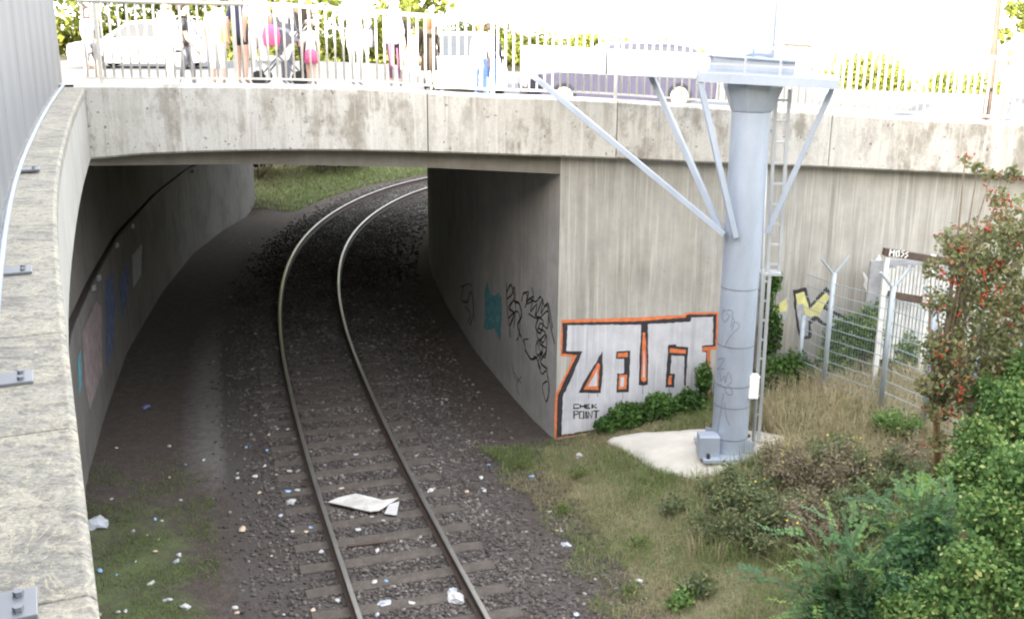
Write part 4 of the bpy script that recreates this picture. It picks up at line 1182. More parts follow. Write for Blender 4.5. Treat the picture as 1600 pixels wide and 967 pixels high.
weed('grey green weed patch hanging over the dark hollow', 1170, 860, .45, .38, 1200, 'leaf_weed', .045, 6)
weed('bright green nettle clump at the foot of the forked fence posts', 1398, 690, .45, .35, 1300, 'leaf_bramble', .05, 0)
weed('green and brown weed clump close before the berry tree trunk', 1425, 740, .5, .4, 1300, 'leaf_brownweed', .045, 8)
weed('straggly olive weed between the slab and the purplish thicket', 1165, 775, .4, .4, 1400, 'leaf_weed', .04, 10)
weed('tall olive weed behind the purplish thicket', 1300, 735, .6, .45, 1700, 'leaf_weed', .04, 20)
weed('pale straw coloured weed stalks left of the robinia fronds', 1265, 850, .6, .45, 1500, 'leaf_brownweed', .042, 12)
weed('spreading dark green weed just above the low robinia fronds', 1330, 830, .6, .5, 2000, 'leaf_weed', .05, 8)
weed('leafy weed clump right of the thicket, under the mesh fence', 1380, 780, .6, .5, 1900, 'leaf_weed', .045, 14)
weed('low green weed trailing down the slope from the dark hollow', 1120, 840, .28, .4, 1000, 'leaf_weed', .042, 4)
weed('low silvery rosette of leaves low on the grass slope', 1090, 925, .16, .22, 260, 'leaf_weed', .06)
weed('small green tuft beside the trackside gravel on the slope', 1060, 945, .14, .2, 260, 'leaf_bramble', .05)
weed('small green tuft at the lower edge of the slab', 1052, 800, .2, .22, 320, 'leaf_weed', .045)
for (px, py) in ((880, 800), (820, 730), (905, 745), (1000, 850), (985, 930)):
    weed('small green grass tuft on the dry slope beside the gravel', px, py, .09, .16, 160, 'leaf_grass', .03, 0, 'small tufts on the dry slope', 5, 'grass_tuft')

def branch_net(root, base, tips, r0, mat, name='branch'):
    b = MB()
    for t in tips:
        t = Vector(t); m_ = base.lerp(t, .5) + Vector((rnd.uniform(-.1, .1), rnd.uniform(-.1, .1), .12 * (t - base).length))
        b.tube([base, m_, t], [r0, r0 * .6, r0 * .2], 6)
    return b.build(name, mat, root, smooth=True)
# hawthorn with red haws
hg = on_ground(1462, 772)
haw = thing('hawthorn_tree', 'hawthorn hung with red berries, its lichened trunk on the weedy slope', 'tree', hg)
H_CL = [(1455, 420, 12.8, .12), (1462, 470, 12.7, .16), (1448, 600, 12.5, .14), (1490, 380, 12.9, .2), (1455, 545, 12.6, .16), (1600, 350, 13.1, .34), (1548, 385, 13.0, .36), (1505, 415, 12.8, .27), (1565, 450, 13.0, .40), (1515, 485, 12.8, .32), (1485, 535, 12.7, .26), (1545, 545, 12.9, .36), (1605, 500, 13.2, .45), (1482, 590, 12.6, .27), (1530, 615, 12.8, .33), (1600, 600, 13.1, .40), (1470, 640, 12.5, .17), (1660, 420, 13.3, .55), (1508, 250, 12.9, .07), (1528, 262, 12.9, .08), (1548, 275, 13, .08), (1580, 272, 13.1, .1), (1560, 310, 13.0, .12), (1670, 560, 13.4, .55), (1468, 690, 12.4, .12)]
hc_ = [tuple(at_y(a, b_, c)) for a, b_, c, r in H_CL]; hr_ = [r for *_, r in H_CL]
foliage('crown', 16500, hc_, [r * 1.18 for r in hr_], .046, M['leaf_haw'], haw, .2, .25, 1.4)
t0 = at_y(1462, 640, 12.6)
MB().tube([hg - up * .1, hg.lerp(t0, .5) + Vector((.03, 0, 0)), t0], [.06, .05, .042], 8).build('trunk', M['bark_orange'], haw, smooth=True)
branch_net(haw, t0, hc_, .026, M['bark'])
C, k = blob_points(1000, hc_, hr_, nrg, .75)
cl_c = C[:150]; C = (cl_c[nrg.integers(0, 150, 800)] + nrg.normal(0, .04, (800, 3)))
oc = np.array([[1, 0, 0], [-1, 0, 0], [0, 1, 0], [0, -1, 0], [0, 0, 1], [0, 0, -1]]) * .018
OF = np.array([[0, 2, 4], [2, 1, 4], [1, 3, 4], [3, 0, 4], [2, 0, 5], [1, 2, 5], [3, 1, 5], [0, 3, 5]])
tag(np_mesh('berries', (C[:, None] + oc[None]).reshape(-1, 3), (OF[None] + (np.arange(len(C)) * 6)[:, None, None]).reshape(-1, 3), M['berry'], haw, smooth=True), kind='stuff')

# shrubs with pinnate fronds, lower right
def frond_shrub(label, base, tips, mat, per=3, leaf=.068, n_pairs=12, name='robinia_shrub', extra=None):
    root = thing(name, label, 'shrub', base)
    st = MB(); VV, FF, TT = [], [], []; off = 0
    for t in tips:
        t = Vector(t)
        m_ = base.lerp(t, .6) + Vector((0, 0, .15 * (t - base).length))
        st.tube([base + Vector((rnd.uniform(-.1, .1), rnd.uniform(-.1, .1), 0)), m_, t], [.014, .009, .003], 5)
        for j in range(per):
            k_ = rnd.uniform(.12, 1.05); o = (m_.lerp(t, (k_ - .6) / .4) if k_ > .6 else base.lerp(m_, k_ / .6)) + Vector((rnd.gauss(0, .05), rnd.gauss(0, .05), rnd.gauss(0, .04)))
            d = (t - base); d.z *= .3; d.normalize()
            d = (d + Vector((rnd.gauss(0, .5), rnd.gauss(0, .5), rnd.gauss(.08, .25)))).normalized()
            L = rnd.uniform(.32, .52)
            s_ = d.cross(up).normalized(); s_ = (s_ + up * rnd.gauss(0, .2)).normalized(); nn = s_.cross(d)
            axis = [o + d * (L * u) - up * (.22 * L * u * u) for u in np.linspace(0, 1, n_pairs + 1)]
            st.tube([axis[0], axis[n_pairs // 2], axis[-1]], .003, 4)
            tone = rnd.choice((rnd.uniform(.1, .5), rnd.uniform(.3, .8), rnd.uniform(.7, 1.0)))
            leaf_k = leaf * rnd.uniform(.6, 1.15)
            for i, q in enumerate(axis[1:], 1):
                for sg in (-1, 1):
                    ll = leaf_k * (1.1 - .45 * (i / n_pairs)) * rnd.uniform(.7, 1.25)
                    if rnd.random() < .07: continue
                    dr = (s_ * sg + d * .3 - nn * .12 + Vector((rnd.gauss(0, .22), rnd.gauss(0, .22), rnd.gauss(0, .22)))).normalized()
                    wv = dr.cross(nn).normalized() * ll * .34
                    VV += [q, q + dr * ll * .45 + wv, q + dr * ll, q + dr * ll * .45 - wv]
                    FF.append((off, off + 1, off + 2, off + 3)); off += 4
                    TT += [tone + rnd.gauss(0, .1)] * 4
    st.build('stem', M['bark'], root)
    np_mesh('foliage', np.array([tuple(v) for v in VV]), np.array(FF), M[mat], root, tint=np.clip(TT, 0, 1))
    return root
def tips_in(px0, px1, py0, py1, Y0, Y1, n):
    return [at_y(rnd.uniform(px0, px1), rnd.uniform(py0, py1), rnd.uniform(Y0, Y1)) for i in range(n)]
def gp(x, y): return Vector((x, y, terr(x, y) - .02))
frond_shrub('blue green robinia shrub reaching low over the grass slope', gp(3.9, 10.9), tips_in(1250, 1420, 850, 960, 10.3, 11.3, 34) + [at_y(1195, 895, 11.2), at_y(1185, 865, 11.4), at_y(1225, 845, 11.3), at_y(1240, 790, 11.5), at_y(1290, 805, 11.5), at_y(1330, 820, 11.3), at_y(1245, 940, 10.9), at_y(1270, 960, 10.7)], 'leaf_frond', 7)
frond_shrub('bright green robinia shrub before the berry tree trunk', gp(4.8, 11.4), tips_in(1380, 1520, 760, 860, 10.9, 11.9, 36) + [at_y(1370, 785, 11.7), at_y(1420, 770, 11.8), at_y(1490, 720, 11.8)], 'leaf_frond', 7)
def leafy_shrub(label, base, clumps, n, size, mat, name='shrub', aspect=1.35):
    root = thing(name, label, 'shrub', base)
    cc = [tuple(at_y(a, b_, c)) for a, b_, c, r in clumps]; rr = [r for *_, r in clumps]
    foliage('foliage', n, cc, rr, size, M[mat], root, .35, .3, aspect, ground_lo)
    foliage('foliage', n // 2, cc, [r * 1.08 for r in rr], size * .62, M[mat], root, .2, .6, 1.8, ground_lo)
    branch_net(root, base, cc, .022, M['bark'], 'stem')
    return root
leafy_shrub('dense mid green shrub filling the lower right corner', gp(5.0, 10.0), [(1540, 800, 10.4, .3), (1590, 740, 10.6, .35), (1600, 830, 10.2, .35), (1520, 880, 10.0, .3), (1580, 920, 9.9, .33), (1470, 930, 10.0, .28), (1500, 960, 9.8, .3), (1440, 960, 9.9, .25), (1640, 800, 10.4, .45), (1640, 930, 9.9, .4), (1400, 960, 10.1, .22)], 11000, .05, 'leaf_bramble')
leafy_shrub('low dark blue green shrub under the robinia fronds at the lower picture edge', gp(4.0, 10.6), [(1310, 930, 10.8, .26), (1370, 900, 10.9, .28), (1420, 870, 10.9, .28), (1350, 960, 10.5, .26), (1290, 965, 10.5, .2), (1450, 840, 11.0, .28), (1400, 940, 10.5, .3)], 6500, .045, 'leaf_frond', 'shrub', 1.9)
leafy_shrub('pale green shrub between the berry tree and the fence', gp(6.1, 12.4), [(1530, 690, 12.0, .32), (1575, 640, 12.2, .36), (1610, 590, 12.5, .36), (1545, 610, 12.5, .2), (1620, 700, 12.1, .4), (1500, 740, 11.8, .24), (1560, 760, 11.6, .3)], 7500, .05, 'leaf_bramble')

# ------------------------------------------------------------------ trees and hedges beyond the bridge (sunlit)
def tree(label, x, Y, crown, n, leaf, trunk_r=.18, name='tree', cat='tree', mat='leaf_tree', group=None):
    z = terr(x, Y)
    root = thing(name, label, cat, (x, Y, z), group)
    cc = [(x + a, Y + b_, z + c) for a, b_, c, r in crown]; rr = [r if isinstance(r, tuple) else (r, r, r * .9) for *_, r in crown]
    foliage('crown' if cat == 'tree' else 'foliage', n, cc, rr, leaf, M[mat], root, .3, .35, 1.4)
    top = max(c for _, _, c, _ in crown)
    p0 = Vector((x, Y, z - .2)); p1 = Vector((x + .1, Y, z + top * .55))
    MB().tube([p0, p0.lerp(p1, .5) + Vector((.05, 0, 0)), p1], [trunk_r, trunk_r * .8, trunk_r * .55], 8).build('trunk' if cat == 'tree' else 'stem', M['bark'], root, smooth=True)
    branch_net(root, p1, cc[:8], trunk_r * .4, M['bark'])
    return root
def crown_of(h, r, n, lo=.3):
    out = []
    for i in range(n):
        a = rnd.uniform(0, 6.28); t = rnd.uniform(lo, 1); rr = r * (1 - .5 * abs(t - .6)) * math.sqrt(rnd.random()) * .8
        out.append((rr * math.cos(a), rr * math.sin(a), h * t, r * rnd.uniform(.32, .5)))
    return out
for (x, Y, h, r, lab) in ((-21, 47, 8, 4.0, 'broad sunlit tree behind the far left railing end'), (-15.5, 52, 9, 4.0, 'tall sunlit tree behind the silver car'), (-10.5, 49, 7.5, 3.4, 'round sunlit tree behind the woman with the pink bag'), (-6, 55, 8, 3.4, 'sunlit yellow green tree behind the child in the pink skirt'), (-2.7, 54, 4.3, 2.2, 'sunlit tree whose edge ends against the white sky')):
    tree(lab, x, Y, crown_of(h, r, 16), 5200, .26)
tree('low sunlit tree top showing above the railing beyond the white car', -1.6, 60, [(0, 0, 2.4, 1.0), (.9, 0, 2.2, .8), (-.9, 0, 2.0, .9), (1.7, 0, 1.9, .6)], 1800, .2, .12)
HED = [(150, 16, 50, 'thick hedge beside the silver car, behind the left railing'), (300, 16, 50, 'thick hedge behind the person in black'), (450, 20, 56, 'thick green hedge behind the pushchair'), (600, 22, 60, 'green hedge behind the person in the long dark coat'), (735, 34, 62, 'green hedge behind the white car'), (880, 46, 64, 'green hedge over the roof of the dark blue car'), (1030, 58, 64, 'low hedge between the dark blue car and the mast'), (1365, 80, 60, 'low yellow green hedge right of the mast behind the railing'), (1475, 96, 60, 'low thin hedge at the slender brown pole')]
for px, ty, Y, lab in HED:
    tp = at_y(px, ty, Y); zb = terr(tp.x, Y); h = tp.z - zb
    tree(lab, tp.x, Y, [(rnd.uniform(-2.6, 2.6), rnd.uniform(-.5, .5), h * rnd.uniform(.15, .72), (rnd.uniform(.8, 1.2), .8, h * .30)) for i in range(15)], 3600, .2, .05, 'hedge', 'hedge')
for pts, n_, lab in (([(402, 244, 42.5), (425, 238, 43.5), (450, 240, 44), (475, 238, 45)], 4500, 'dark leafy bush on the bank at the tunnel mouth, beside the wall end'), ([(500, 244, 46), (530, 244, 47), (560, 240, 48)], 2500, 'low dark bush on the bank top above the curving rails')):
    cs_ = [at_y(*q) for q in pts]
    bush = thing('bush', lab, 'bush', (cs_[0].x, cs_[0].y, terr(cs_[0].x, cs_[0].y)))
    foliage('foliage', n_, [tuple(q) for q in cs_], [(.7, .6, .42)] * len(cs_), .11, M['leaf_darkivy'], bush, .3, .3)
    branch_net(bush, bush.location.copy(), [tuple(q) for q in cs_], .03, M['bark'], 'stem')
py_ = at_y(1540, 190, 21.0)
pole = thing('pole', 'slender brown pole with a thin wire crossbar at the right end of the railing', 'pole', py_)
MB().tube([py_ - up * .4, at_y(1551, 100, 21.0), at_y(1560, 10, 21.0), at_y(1566, -60, 21)], [.075, .065, .055, .05], 8).build('shaft', M['wood_dark'], pole, smooth=True)
MB().tube([at_y(1508, 89, 21), at_y(1550, 93, 21), at_y(1592, 97, 21)], .012, 6).build('crossbar', M['bark'], pole)
tree('spindly yellow green tree leaning over the right railing', 13.9, 31, [(-.1, 0, 2.7, .25), (.5, 0, 3.0, .3), (1.0, 0, 2.8, .25), (.2, 0, 3.4, .35)], 600, .12, .05)

# ------------------------------------------------------------------ people on the bridge
CLOTH = {}
def cloth(name, c, r=.85):
    if name not in CLOTH: CLOTH[name] = plain(name, c, r, 0, .12, 25)
    return CLOTH[name]
SKIN = cloth('skin', (.50, .32, .24), .55)
C_WHITE = cloth('white_cloth', (.75, .74, .73)); C_BLACK = cloth('black_cloth', (.02, .02, .023)); C_NAVY = cloth('navy_cloth', (.03, .035, .075)); C_PINK = cloth('pink_cloth', (.62, .12, .26))
C_BROWN = cloth('brown_cloth', (.045, .033, .022)); C_GREY = cloth('grey_cloth', (.13, .13, .15)); C_JEAN = cloth('blue_denim', (.12, .20, .42)); C_PURP = cloth('plum_cloth', (.13, .05, .10)); C_LBLUE = cloth('light_blue_cloth', (.42, .52, .68)); C_BEIGE = cloth('beige_cloth', (.45, .36, .27)); C_YEL = cloth('yellow_cloth', (.62, .50, .12))
H_DARK = cloth('dark_hair', (.03, .02, .015)); H_RED = cloth('red_hair', (.26, .07, .03)); H_WHITE = cloth('white_hair', (.68, .66, .62)); H_FAIR = cloth('fair_hair', (.38, .27, .14)); C_SHOE = cloth('pale_shoe', (.6, .6, .6)); EYEM = cloth('eye', (.02, .02, .02), .3)
def person(label, px, Y, h, face, top, legs, hair, sleeve='long', bare_below=0, stride=0.0, skirt=None, coat=None, hair_len=.0, shoes=None, arm=0.0, hat=None):
    """face: heading in degrees (0 looks at the viewer, 180 away)"""
    p = at_y(px, 135, Y); x = p.x
    v = uv(x, Y)[1]
    z = deck_z(x, v) - (0 if v < 3.2 else .12)
    root = thing('person', label, 'person', (x, Y, z), 'people on the bridge')
    root.rotation_euler = (0, 0, RAD(face))
    V, E, R = [], [], []
    def vt(x, y, z, r, par=None):
        V.append((x * h, y * h, z * h)); R.append((r * h if isinstance(r, float) else (r[0] * h, r[1] * h)))
        if par is not None: E.append((par, len(V) - 1))
        return len(V) - 1
    kid = h < 1.3
    hs = 1.18 if kid else 1.0
    pel = vt(0, 0, .525, (.078, .058)); sp = vt(0, .004, .62, (.068, .05), pel); ch = vt(0, 0, .735, (.082, .056), sp); nb = vt(0, .008, .815, (.05, .042), ch); nk = vt(0, .004, .85, .03, nb)
    ja = vt(0, -.008, .885, (.038 * hs, .042 * hs), nk); he = vt(0, -.006, .93, (.046 * hs, .054 * hs), ja); ht = vt(0, .0, .972, (.03 * hs, .034 * hs), he)
    no = vt(0, -.062 * hs, .915, .008, he)
    for s in (-1, 1):
        st = stride * s
        hp = vt(.046 * s, 0, .49, (.052, .056), pel); kn = vt(.05 * s, -.012 - st * .06, .275, .034, hp); an = vt(.052 * s, .012 - st * .10 + (.03 if st < 0 else 0), .045 + (.02 if st < 0 else 0), .021, kn); vt(.058 * s, -.07 - st * .10, .02 + (.0 if st < 0 else 0), .019, an)
        shd = vt(.088 * s, 0, .79, .036, ch); el = vt(.12 * s, .02 + st * .06, .635, .025, shd)
        wr = vt(.128 * s, -.03 + st * .10 - arm * .08, .50 + arm * .08, .016, el); pm = vt(.128 * s, -.045 + st * .12 - arm * .12, .465 + arm * .08, .017, wr)
        for i, (dy, ln) in enumerate(((-.022, .034), (-.009, .042), (.004, .044), (.016, .036))):
            k = vt(.128 * s, -.048 + dy + st * .12 - arm * .13, .44 + arm * .08, .0062, pm); vt(.122 * s, -.050 + dy + st * .12 - arm * .14, .44 - ln + .012 + arm * .08, .005, k)
        th = vt(.120 * s, -.066 + st * .12 - arm * .12, .452 + arm * .08, .0065, pm); vt(.116 * s, -.072 + st * .12 - arm * .12, .432 + arm * .08, .0055, th)
    me = bpy.data.meshes.new('body'); me.from_pydata(V, E, [])
    o = bpy.data.objects.new('body', me); COL.objects.link(o)
    sk = o.modifiers.new('skin', 'SKIN'); sk.use_smooth_shade = True
    for i, d in enumerate(me.skin_vertices[0].data):
        r = R[i]; d.radius = r if isinstance(r, tuple) else (r, r)
        d.use_root = (i == pel)
    sb = o.modifiers.new('sub', 'SUBSURF'); sb.levels = 1; sb.render_levels = 1
    dg = bpy.context.evaluated_depsgraph_get(); dg.update()
    m2 = bpy.data.meshes.new_from_object(o.evaluated_get(dg)); m2.name = 'body'
    o.modifiers.clear(); o.data = m2; bpy.data.meshes.remove(me)
    mats = [SKIN, top, legs, shoes or C_SHOE]
    m2.materials.clear()
    for m in mats: m2.materials.append(m)
    for f in m2.polygons:
        c = f.center / h
        if c.z > .835: k = 0
        elif abs(c.x) > .098 and c.z < .76: k = 1 if (sleeve == 'long' and c.z > .49) or (sleeve == 'short' and c.z > .68) else 0
        elif c.z > .525: k = 1
        elif c.z < .036: k = 3
        else: k = 2 if c.z > bare_below else 0
        f.material_index = k; f.use_smooth = True
    o.parent = root
    def child(name, rings, mat):
        return MB().sweep([[Vector(q) * h for q in r_] for r_ in rings]).build(name, mat, root, smooth=True, local=True)
    def ringz(z, rx, ry, y=0): return [(rx * math.cos(a), y + ry * math.sin(a), z) for a in np.linspace(0, 2 * math.pi, 15)[:-1]]
    if skirt: child('skirt', [ringz(.56, .078, .062), ringz(.48, .094, .078), ringz(.34, .11, .092)], skirt)
    if coat: child('coat', [ringz(.82, .06, .05), ringz(.79, .105, .066), ringz(.66, .098, .074), ringz(.5, .105, .082), ringz(.26, .115, .09)], coat)
    # hair as a cap round the back and top of the head
    b = MB(); rr = []
    for zz_, f in ((.90 - hair_len, .8), (.915, .98), (.935, 1.04), (.955, .96), (.972, .72), (.985, .25)):
        rr.append([Vector((.056 * hs * f * math.cos(a), .014 + (.060 * hs * f) * math.sin(a) * (1 if math.sin(a) > 0 else (.35 if zz_ < .94 else .95)), zz_)) * h for a in np.linspace(0, 2 * math.pi, 17)[:-1]])
    b.sweep(rr).build('hair', hair, root, smooth=True, local=True)
    if hat:
        child('sun_hat', [ringz(.94, .10, .10), ringz(.945, .062, .066), ringz(.985, .055, .058), ringz(.995, .03, .03)], hat)
    for s in (-1, 1):
        bm = bmesh.new(); bmesh.ops.create_icosphere(bm, subdivisions=1, radius=.0075 * h)
        bmesh.ops.translate(bm, verts=bm.verts, vec=Vector((.018 * s * hs, -.052 * hs, .93)) * h)
        em = bpy.data.meshes.new('eye'); bm.to_mesh(em); bm.free(); em.materials.append(EYEM)
        eo = bpy.data.objects.new('eye', em); COL.objects.link(eo); eo.parent = root
    return root
person('dark haired child in a pale top at the left end of the railing', 146, 18.0, 1.28, 70, C_LBLUE, C_GREY, H_DARK, 'short', .30, .5, hair_len=.05)
person('person in white behind the left part of the railing, beside one in black', 268, 19.2, 1.55, 150, C_WHITE, C_WHITE, H_FAIR, 'long', 0, .3)
person('person in a black top and grey trousers behind the left railing', 294, 20.0, 1.62, 100, C_BLACK, C_GREY, H_DARK, 'short', 0, .8)
person('person in white with a yellow bag, seen by the second railing post', 343, 19.0, 1.5, 200, C_WHITE, C_WHITE, H_FAIR, 'short', .2, .3)
person('person in a navy top and black shorts with bare legs', 381, 18.3, 1.62, 175, C_NAVY, C_BLACK, H_RED, 'short', .40, .35)
person('woman in white top and white trousers beside the pushchair', 407, 17.95, 1.66, 200, C_WHITE, C_WHITE, H_RED, 'short', 0, .4, hair_len=.06)
person('person in a grey jacket standing behind the pushchair', 449, 19.0, 1.6, 160, C_GREY, C_GREY, H_DARK, 'long', 0, .3)
person('person in a dark brown jacket behind the child in the pink skirt', 478, 19.6, 1.7, 150, C_BROWN, C_BLACK, H_DARK, 'long', 0, .2)
person('small child in white top, white hat and pink skirt', 488, 17.9, 1.05, 190, C_WHITE, C_PINK, H_FAIR, 'short', .5, .4, skirt=C_PINK, hat=C_WHITE)
person('adult dressed all in white near the middle of the railing', 557, 17.9, 1.66, 170, C_WHITE, C_WHITE, H_WHITE, 'long', 0, .5)
person('white haired person in a dark jacket and plum trousers with a white backpack', 619, 18.0, 1.44, 185, C_BROWN, C_PURP, H_WHITE, 'long', 0.1, .3)
person('person in beige beside the one in the long dark coat', 643, 20.5, 1.35, 140, C_BEIGE, C_WHITE, H_DARK, 'long', 0, .3)
person('red haired person in a long dark brown coat', 671, 18.4, 1.27, 180, C_BROWN, C_BROWN, H_RED, 'long', 0, .1, coat=C_BROWN, hair_len=.1, shoes=C_BROWN)
person('person in a white top and blue jeans before the parked cars', 751, 22.0, 1.55, 190, C_WHITE, C_JEAN, H_RED, 'short', 0, .4)
person('person in a navy jacket and blue jeans before the parked cars', 767, 22.6, 1.6, 170, C_NAVY, C_JEAN, H_DARK, 'long', 0, .3)
def bag(name, label, px, py, Y, mat, s=(.14, .08, .17), cat='bag'):
    c = at_y(px, py, Y)
    r = thing(name, label, cat, c - Vector((0, 0, s[2])))
    rings = []
    for t, f in ((0, .7), (.08, .95), (.5, 1.05), (.85, .85), (1, .5)):
        rings.append([c + Vector((s[0] * f * math.cos(a), s[1] * f * math.sin(a), s[2] * (2 * t - 1))) for a in np.linspace(0, 2 * math.pi, 13)[:-1]])
    MB().sweep(rings).build('pouch', mat, r, smooth=True)
    MB().tube([c + Vector((-s[0] * .6, 0, s[2] * .9)), c + Vector((-s[0] * .3, 0, s[2] * 1.9)), c + Vector((s[0] * .3, 0, s[2] * 1.9)), c + Vector((s[0] * .6, 0, s[2] * .9))], .012, 6).build('strap', mat, r)
bag('shoulder_bag', 'bright pink bag at the hip of the woman in white', 424, 56, 17.75, C_PINK)
bag('backpack', 'white backpack on the white haired person', 616, 48, 17.75, C_WHITE, (.16, .09, .21))
bag('shoulder_bag', 'grey blue bag beside the adult all in white', 575, 60, 17.9, C_GREY, (.1, .07, .16))
bag('shoulder_bag', 'yellow bag on the person by the second railing post', 352, 55, 18.8, C_YEL, (.08, .06, .13))
# pushchair
q = at_y(440, 130, 18.0); q.z = deck_z(q.x, uv(q.x, 18.0)[1])
pc = thing('pushchair', 'dark pushchair with a pale seat beside the woman in white', 'pushchair', q)
for sx in (-.24, .24):
    for sy in (-.32, .34):
        MB().tube([q + Vector((sy, sx - .02, .12)), q + Vector((sy, sx + .02, .12))], .12, 14).build('wheel', C_BLACK, pc)
b = MB()
for sx in (-.22, .22):
    b.tube([q + Vector((-.32, sx, .12)), q + Vector((.15, sx, .62)), q + Vector((.48, sx, 1.02))], .014, 6); b.tube([q + Vector((.34, sx, .12)), q + Vector((.0, sx, .5))], .014, 6)
b.tube([q + Vector((.48, -.22, 1.02)), q + Vector((.48, .22, 1.02))], .016, 6)
b.build('frame', C_GREY, pc)
MB().sweep([[q + Vector((x_, y_, z_)) for x_, z_ in ((-.35, .38), (-.35, .46), (.05, .46), (.22, .86), (.28, .84), (.1, .38))] for y_ in (-.2, .2)]).build('seat', C_WHITE, pc, bevel=.03)
MB().sweep([[q + Vector((.05 + .26 * math.cos(a) * f, y_, .62 + .30 * math.sin(a) * f)) for a in np.linspace(.3, 2.2, 7)] + [q + Vector((.1, y_, .62))] for y_, f in ((-.21, .9), (0, 1), (.21, .9))]).build('hood', C_GREY, pc)

# ------------------------------------------------------------------ cars on the bridge road
M['glass'] = plain('car_glass', (.03, .035, .04), .08, 0, .1, 2)
M['tyre'] = plain('tyre_rubber', (.02, .02, .02), .8); M['rim'] = plain('alloy_rim', (.6, .6, .6), .35, .6)
M['lamp_clear'] = plain('lamp_lens', (.7, .7, .66), .15); M['lamp_red'] = plain('red_lamp_lens', (.4, .02, .02), .2)
def car(name, label, x, Y, face, paint_mat, L=4.3, W=1.74, H=1.46):
    z = deck_z(x, uv(x, Y)[1]) - .12
    root = thing(name, label, 'car', (x, Y, z)); root.rotation_euler = (0, 0, RAD(face))
    def loft(nm, prof, mat, bev=.04):
        b = MB(); rings = []
        for y_, f, dz in ((-W / 2, .93, .02), (-W / 2 * .97, 1, 0), (W / 2 * .97, 1, 0), (W / 2, .93, .02)):
            rings.append([Vector((px_ * L * (1 if f == 1 else .985), y_, pz * H + (dz if pz < .3 else -dz))) for px_, pz in prof])
        return b.sweep(rings).build(nm, mat, root, local=True, bevel=bev)
    body = loft('body', [(-.495, .16), (-.36, .12), (.36, .12), (.49, .16), (.50, .34), (.49, .47), (.43, .55), (.22, .62), (-.40, .64), (-.48, .60), (-.50, .42)], paint_mat)
    cabin = MB()
    lo, hi = W / 2 * .93, W / 2 * .74
    ring_l = [(-.45, .63), (.25, .61), (.06, .97), (-.03, 1.0), (-.26, .99), (-.38, .93)]
    rings = [[Vector((a * L, s * (lo if c < .7 else hi), c * H)) for a, c in ring_l] for s in (-1, 1)]
    cabin.sweep(rings).build('cabin', paint_mat, root, local=True, bevel=.03)
    def pane(pts, nm='window'):
        b = MB(); b.add([Vector(p_) for p_ in pts], [tuple(range(len(pts)))]); return b.build(nm, M['glass'], root, local=True)
    for s in (-1, 1):
        def sd_(a, c):
            t = (c - .63) / .36; return Vector((a * L, s * (lo + (hi - lo) * t + .006), c * H))
        pane([sd_(-.37, .67), sd_(-.08, .66), sd_(-.08, .94), sd_(-.27, .94), sd_(-.34, .90)]); pane([sd_(-.06, .66), sd_(.19, .655), sd_(.06, .92), sd_(-.03, .945), sd_(-.06, .945)])
    pane([(.245 * L, s * lo * .9, .635 * H) for s in (-1, 1)] + [(.072 * L, s * hi * .92, .955 * H) for s in (1, -1)], 'windscreen')
    pane([(-.452 * L, s * lo * .88, .67 * H) for s in (-1, 1)] + [(-.388 * L, s * hi * .9, .91 * H) for s in (1, -1)], 'rear_window')
    for xw in (-.30, .305):
        for s in (-1, 1):
            w = MB().tube([(xw * L, s * (W / 2 - .19), .31), (xw * L, s * (W / 2 - .0), .31)], .31, 24).build('wheel', M['tyre'], root, local=True, bevel=.02)
            MB().tube([(xw * L, s * (W / 2 - .03), .31), (xw * L, s * (W / 2 + .006), .31)], .2, 20).build('rim', M['rim'], w, local=True)
    for s in (-1, 1):
        MB().box((.475 * L, s * W * .36, .47 * H), (.05, .16, .07)).build('headlight', M['lamp_clear'], root, local=True, bevel=.02)
        MB().box((-.488 * L, s * W * .38, .52 * H), (.04, .12, .09)).build('tail_light', M['lamp_red'], root, local=True, bevel=.02)
        MB().box((.16 * L, s * (W / 2 + .06), .66 * H), (.06, .08, .05)).build('wing_mirror', paint_mat, root, local=True, bevel=.02)
    return root
P_SILVER = plain('silver_car_paint', (.48, .50, .53), .3, .3, .04); P_WHITE = plain('white_car_paint', (.78, .78, .77), .3, 0, .03); P_BLUE = plain('dark_blue_car_paint', (.03, .03, .05), .3, 0, .08)
car('silver_car', 'silver car behind the left part of the railing', -11.6, 34.5, 180, P_SILVER)
car('white_car', 'white car with its front to the viewer behind the middle of the railing', -1.3, 27.5, -82, P_WHITE)
car('blue_car', 'dark blue car side on behind the arm of the mast', 2.35, 25.2, 186, P_BLUE, 4.35)

# ------------------------------------------------------------------ litter
def crumple(label, px, py, r, mat, flat=.45, group=None, name='paper_scrap', cat='litter', seed=None):
    g = on_ground(px, py)
    rr = random.Random(seed or int(px * 7 + py))
    bm = bmesh.new(); bmesh.ops.create_icosphere(bm, subdivisions=2 if r > .06 else 1, radius=1)
    a = rr.uniform(0, 6.28); el = rr.uniform(.5, .95)
    for v in bm.verts:
        f = r * (1 + rr.uniform(-.38, .3))
        x_, y_ = v.co.x * f, v.co.y * f * el
        v.co = Vector((x_ * math.cos(a) - y_ * math.sin(a), x_ * math.sin(a) + y_ * math.cos(a), max(v.co.z, -.4) * f * flat))
    me = bpy.data.meshes.new(name); bm.to_mesh(me); bm.free(); me.materials.append(mat)
    o = bpy.data.objects.new(name, me); COL.objects.link(o); o.location = g + Vector((0, 0, r * flat * .35 + (.015 if abs(track_d_np(np.array([[g.x]]), np.array([[g.y]]))[0, 0]) < 2 else 0)))
    return tag(o, label, cat, group)
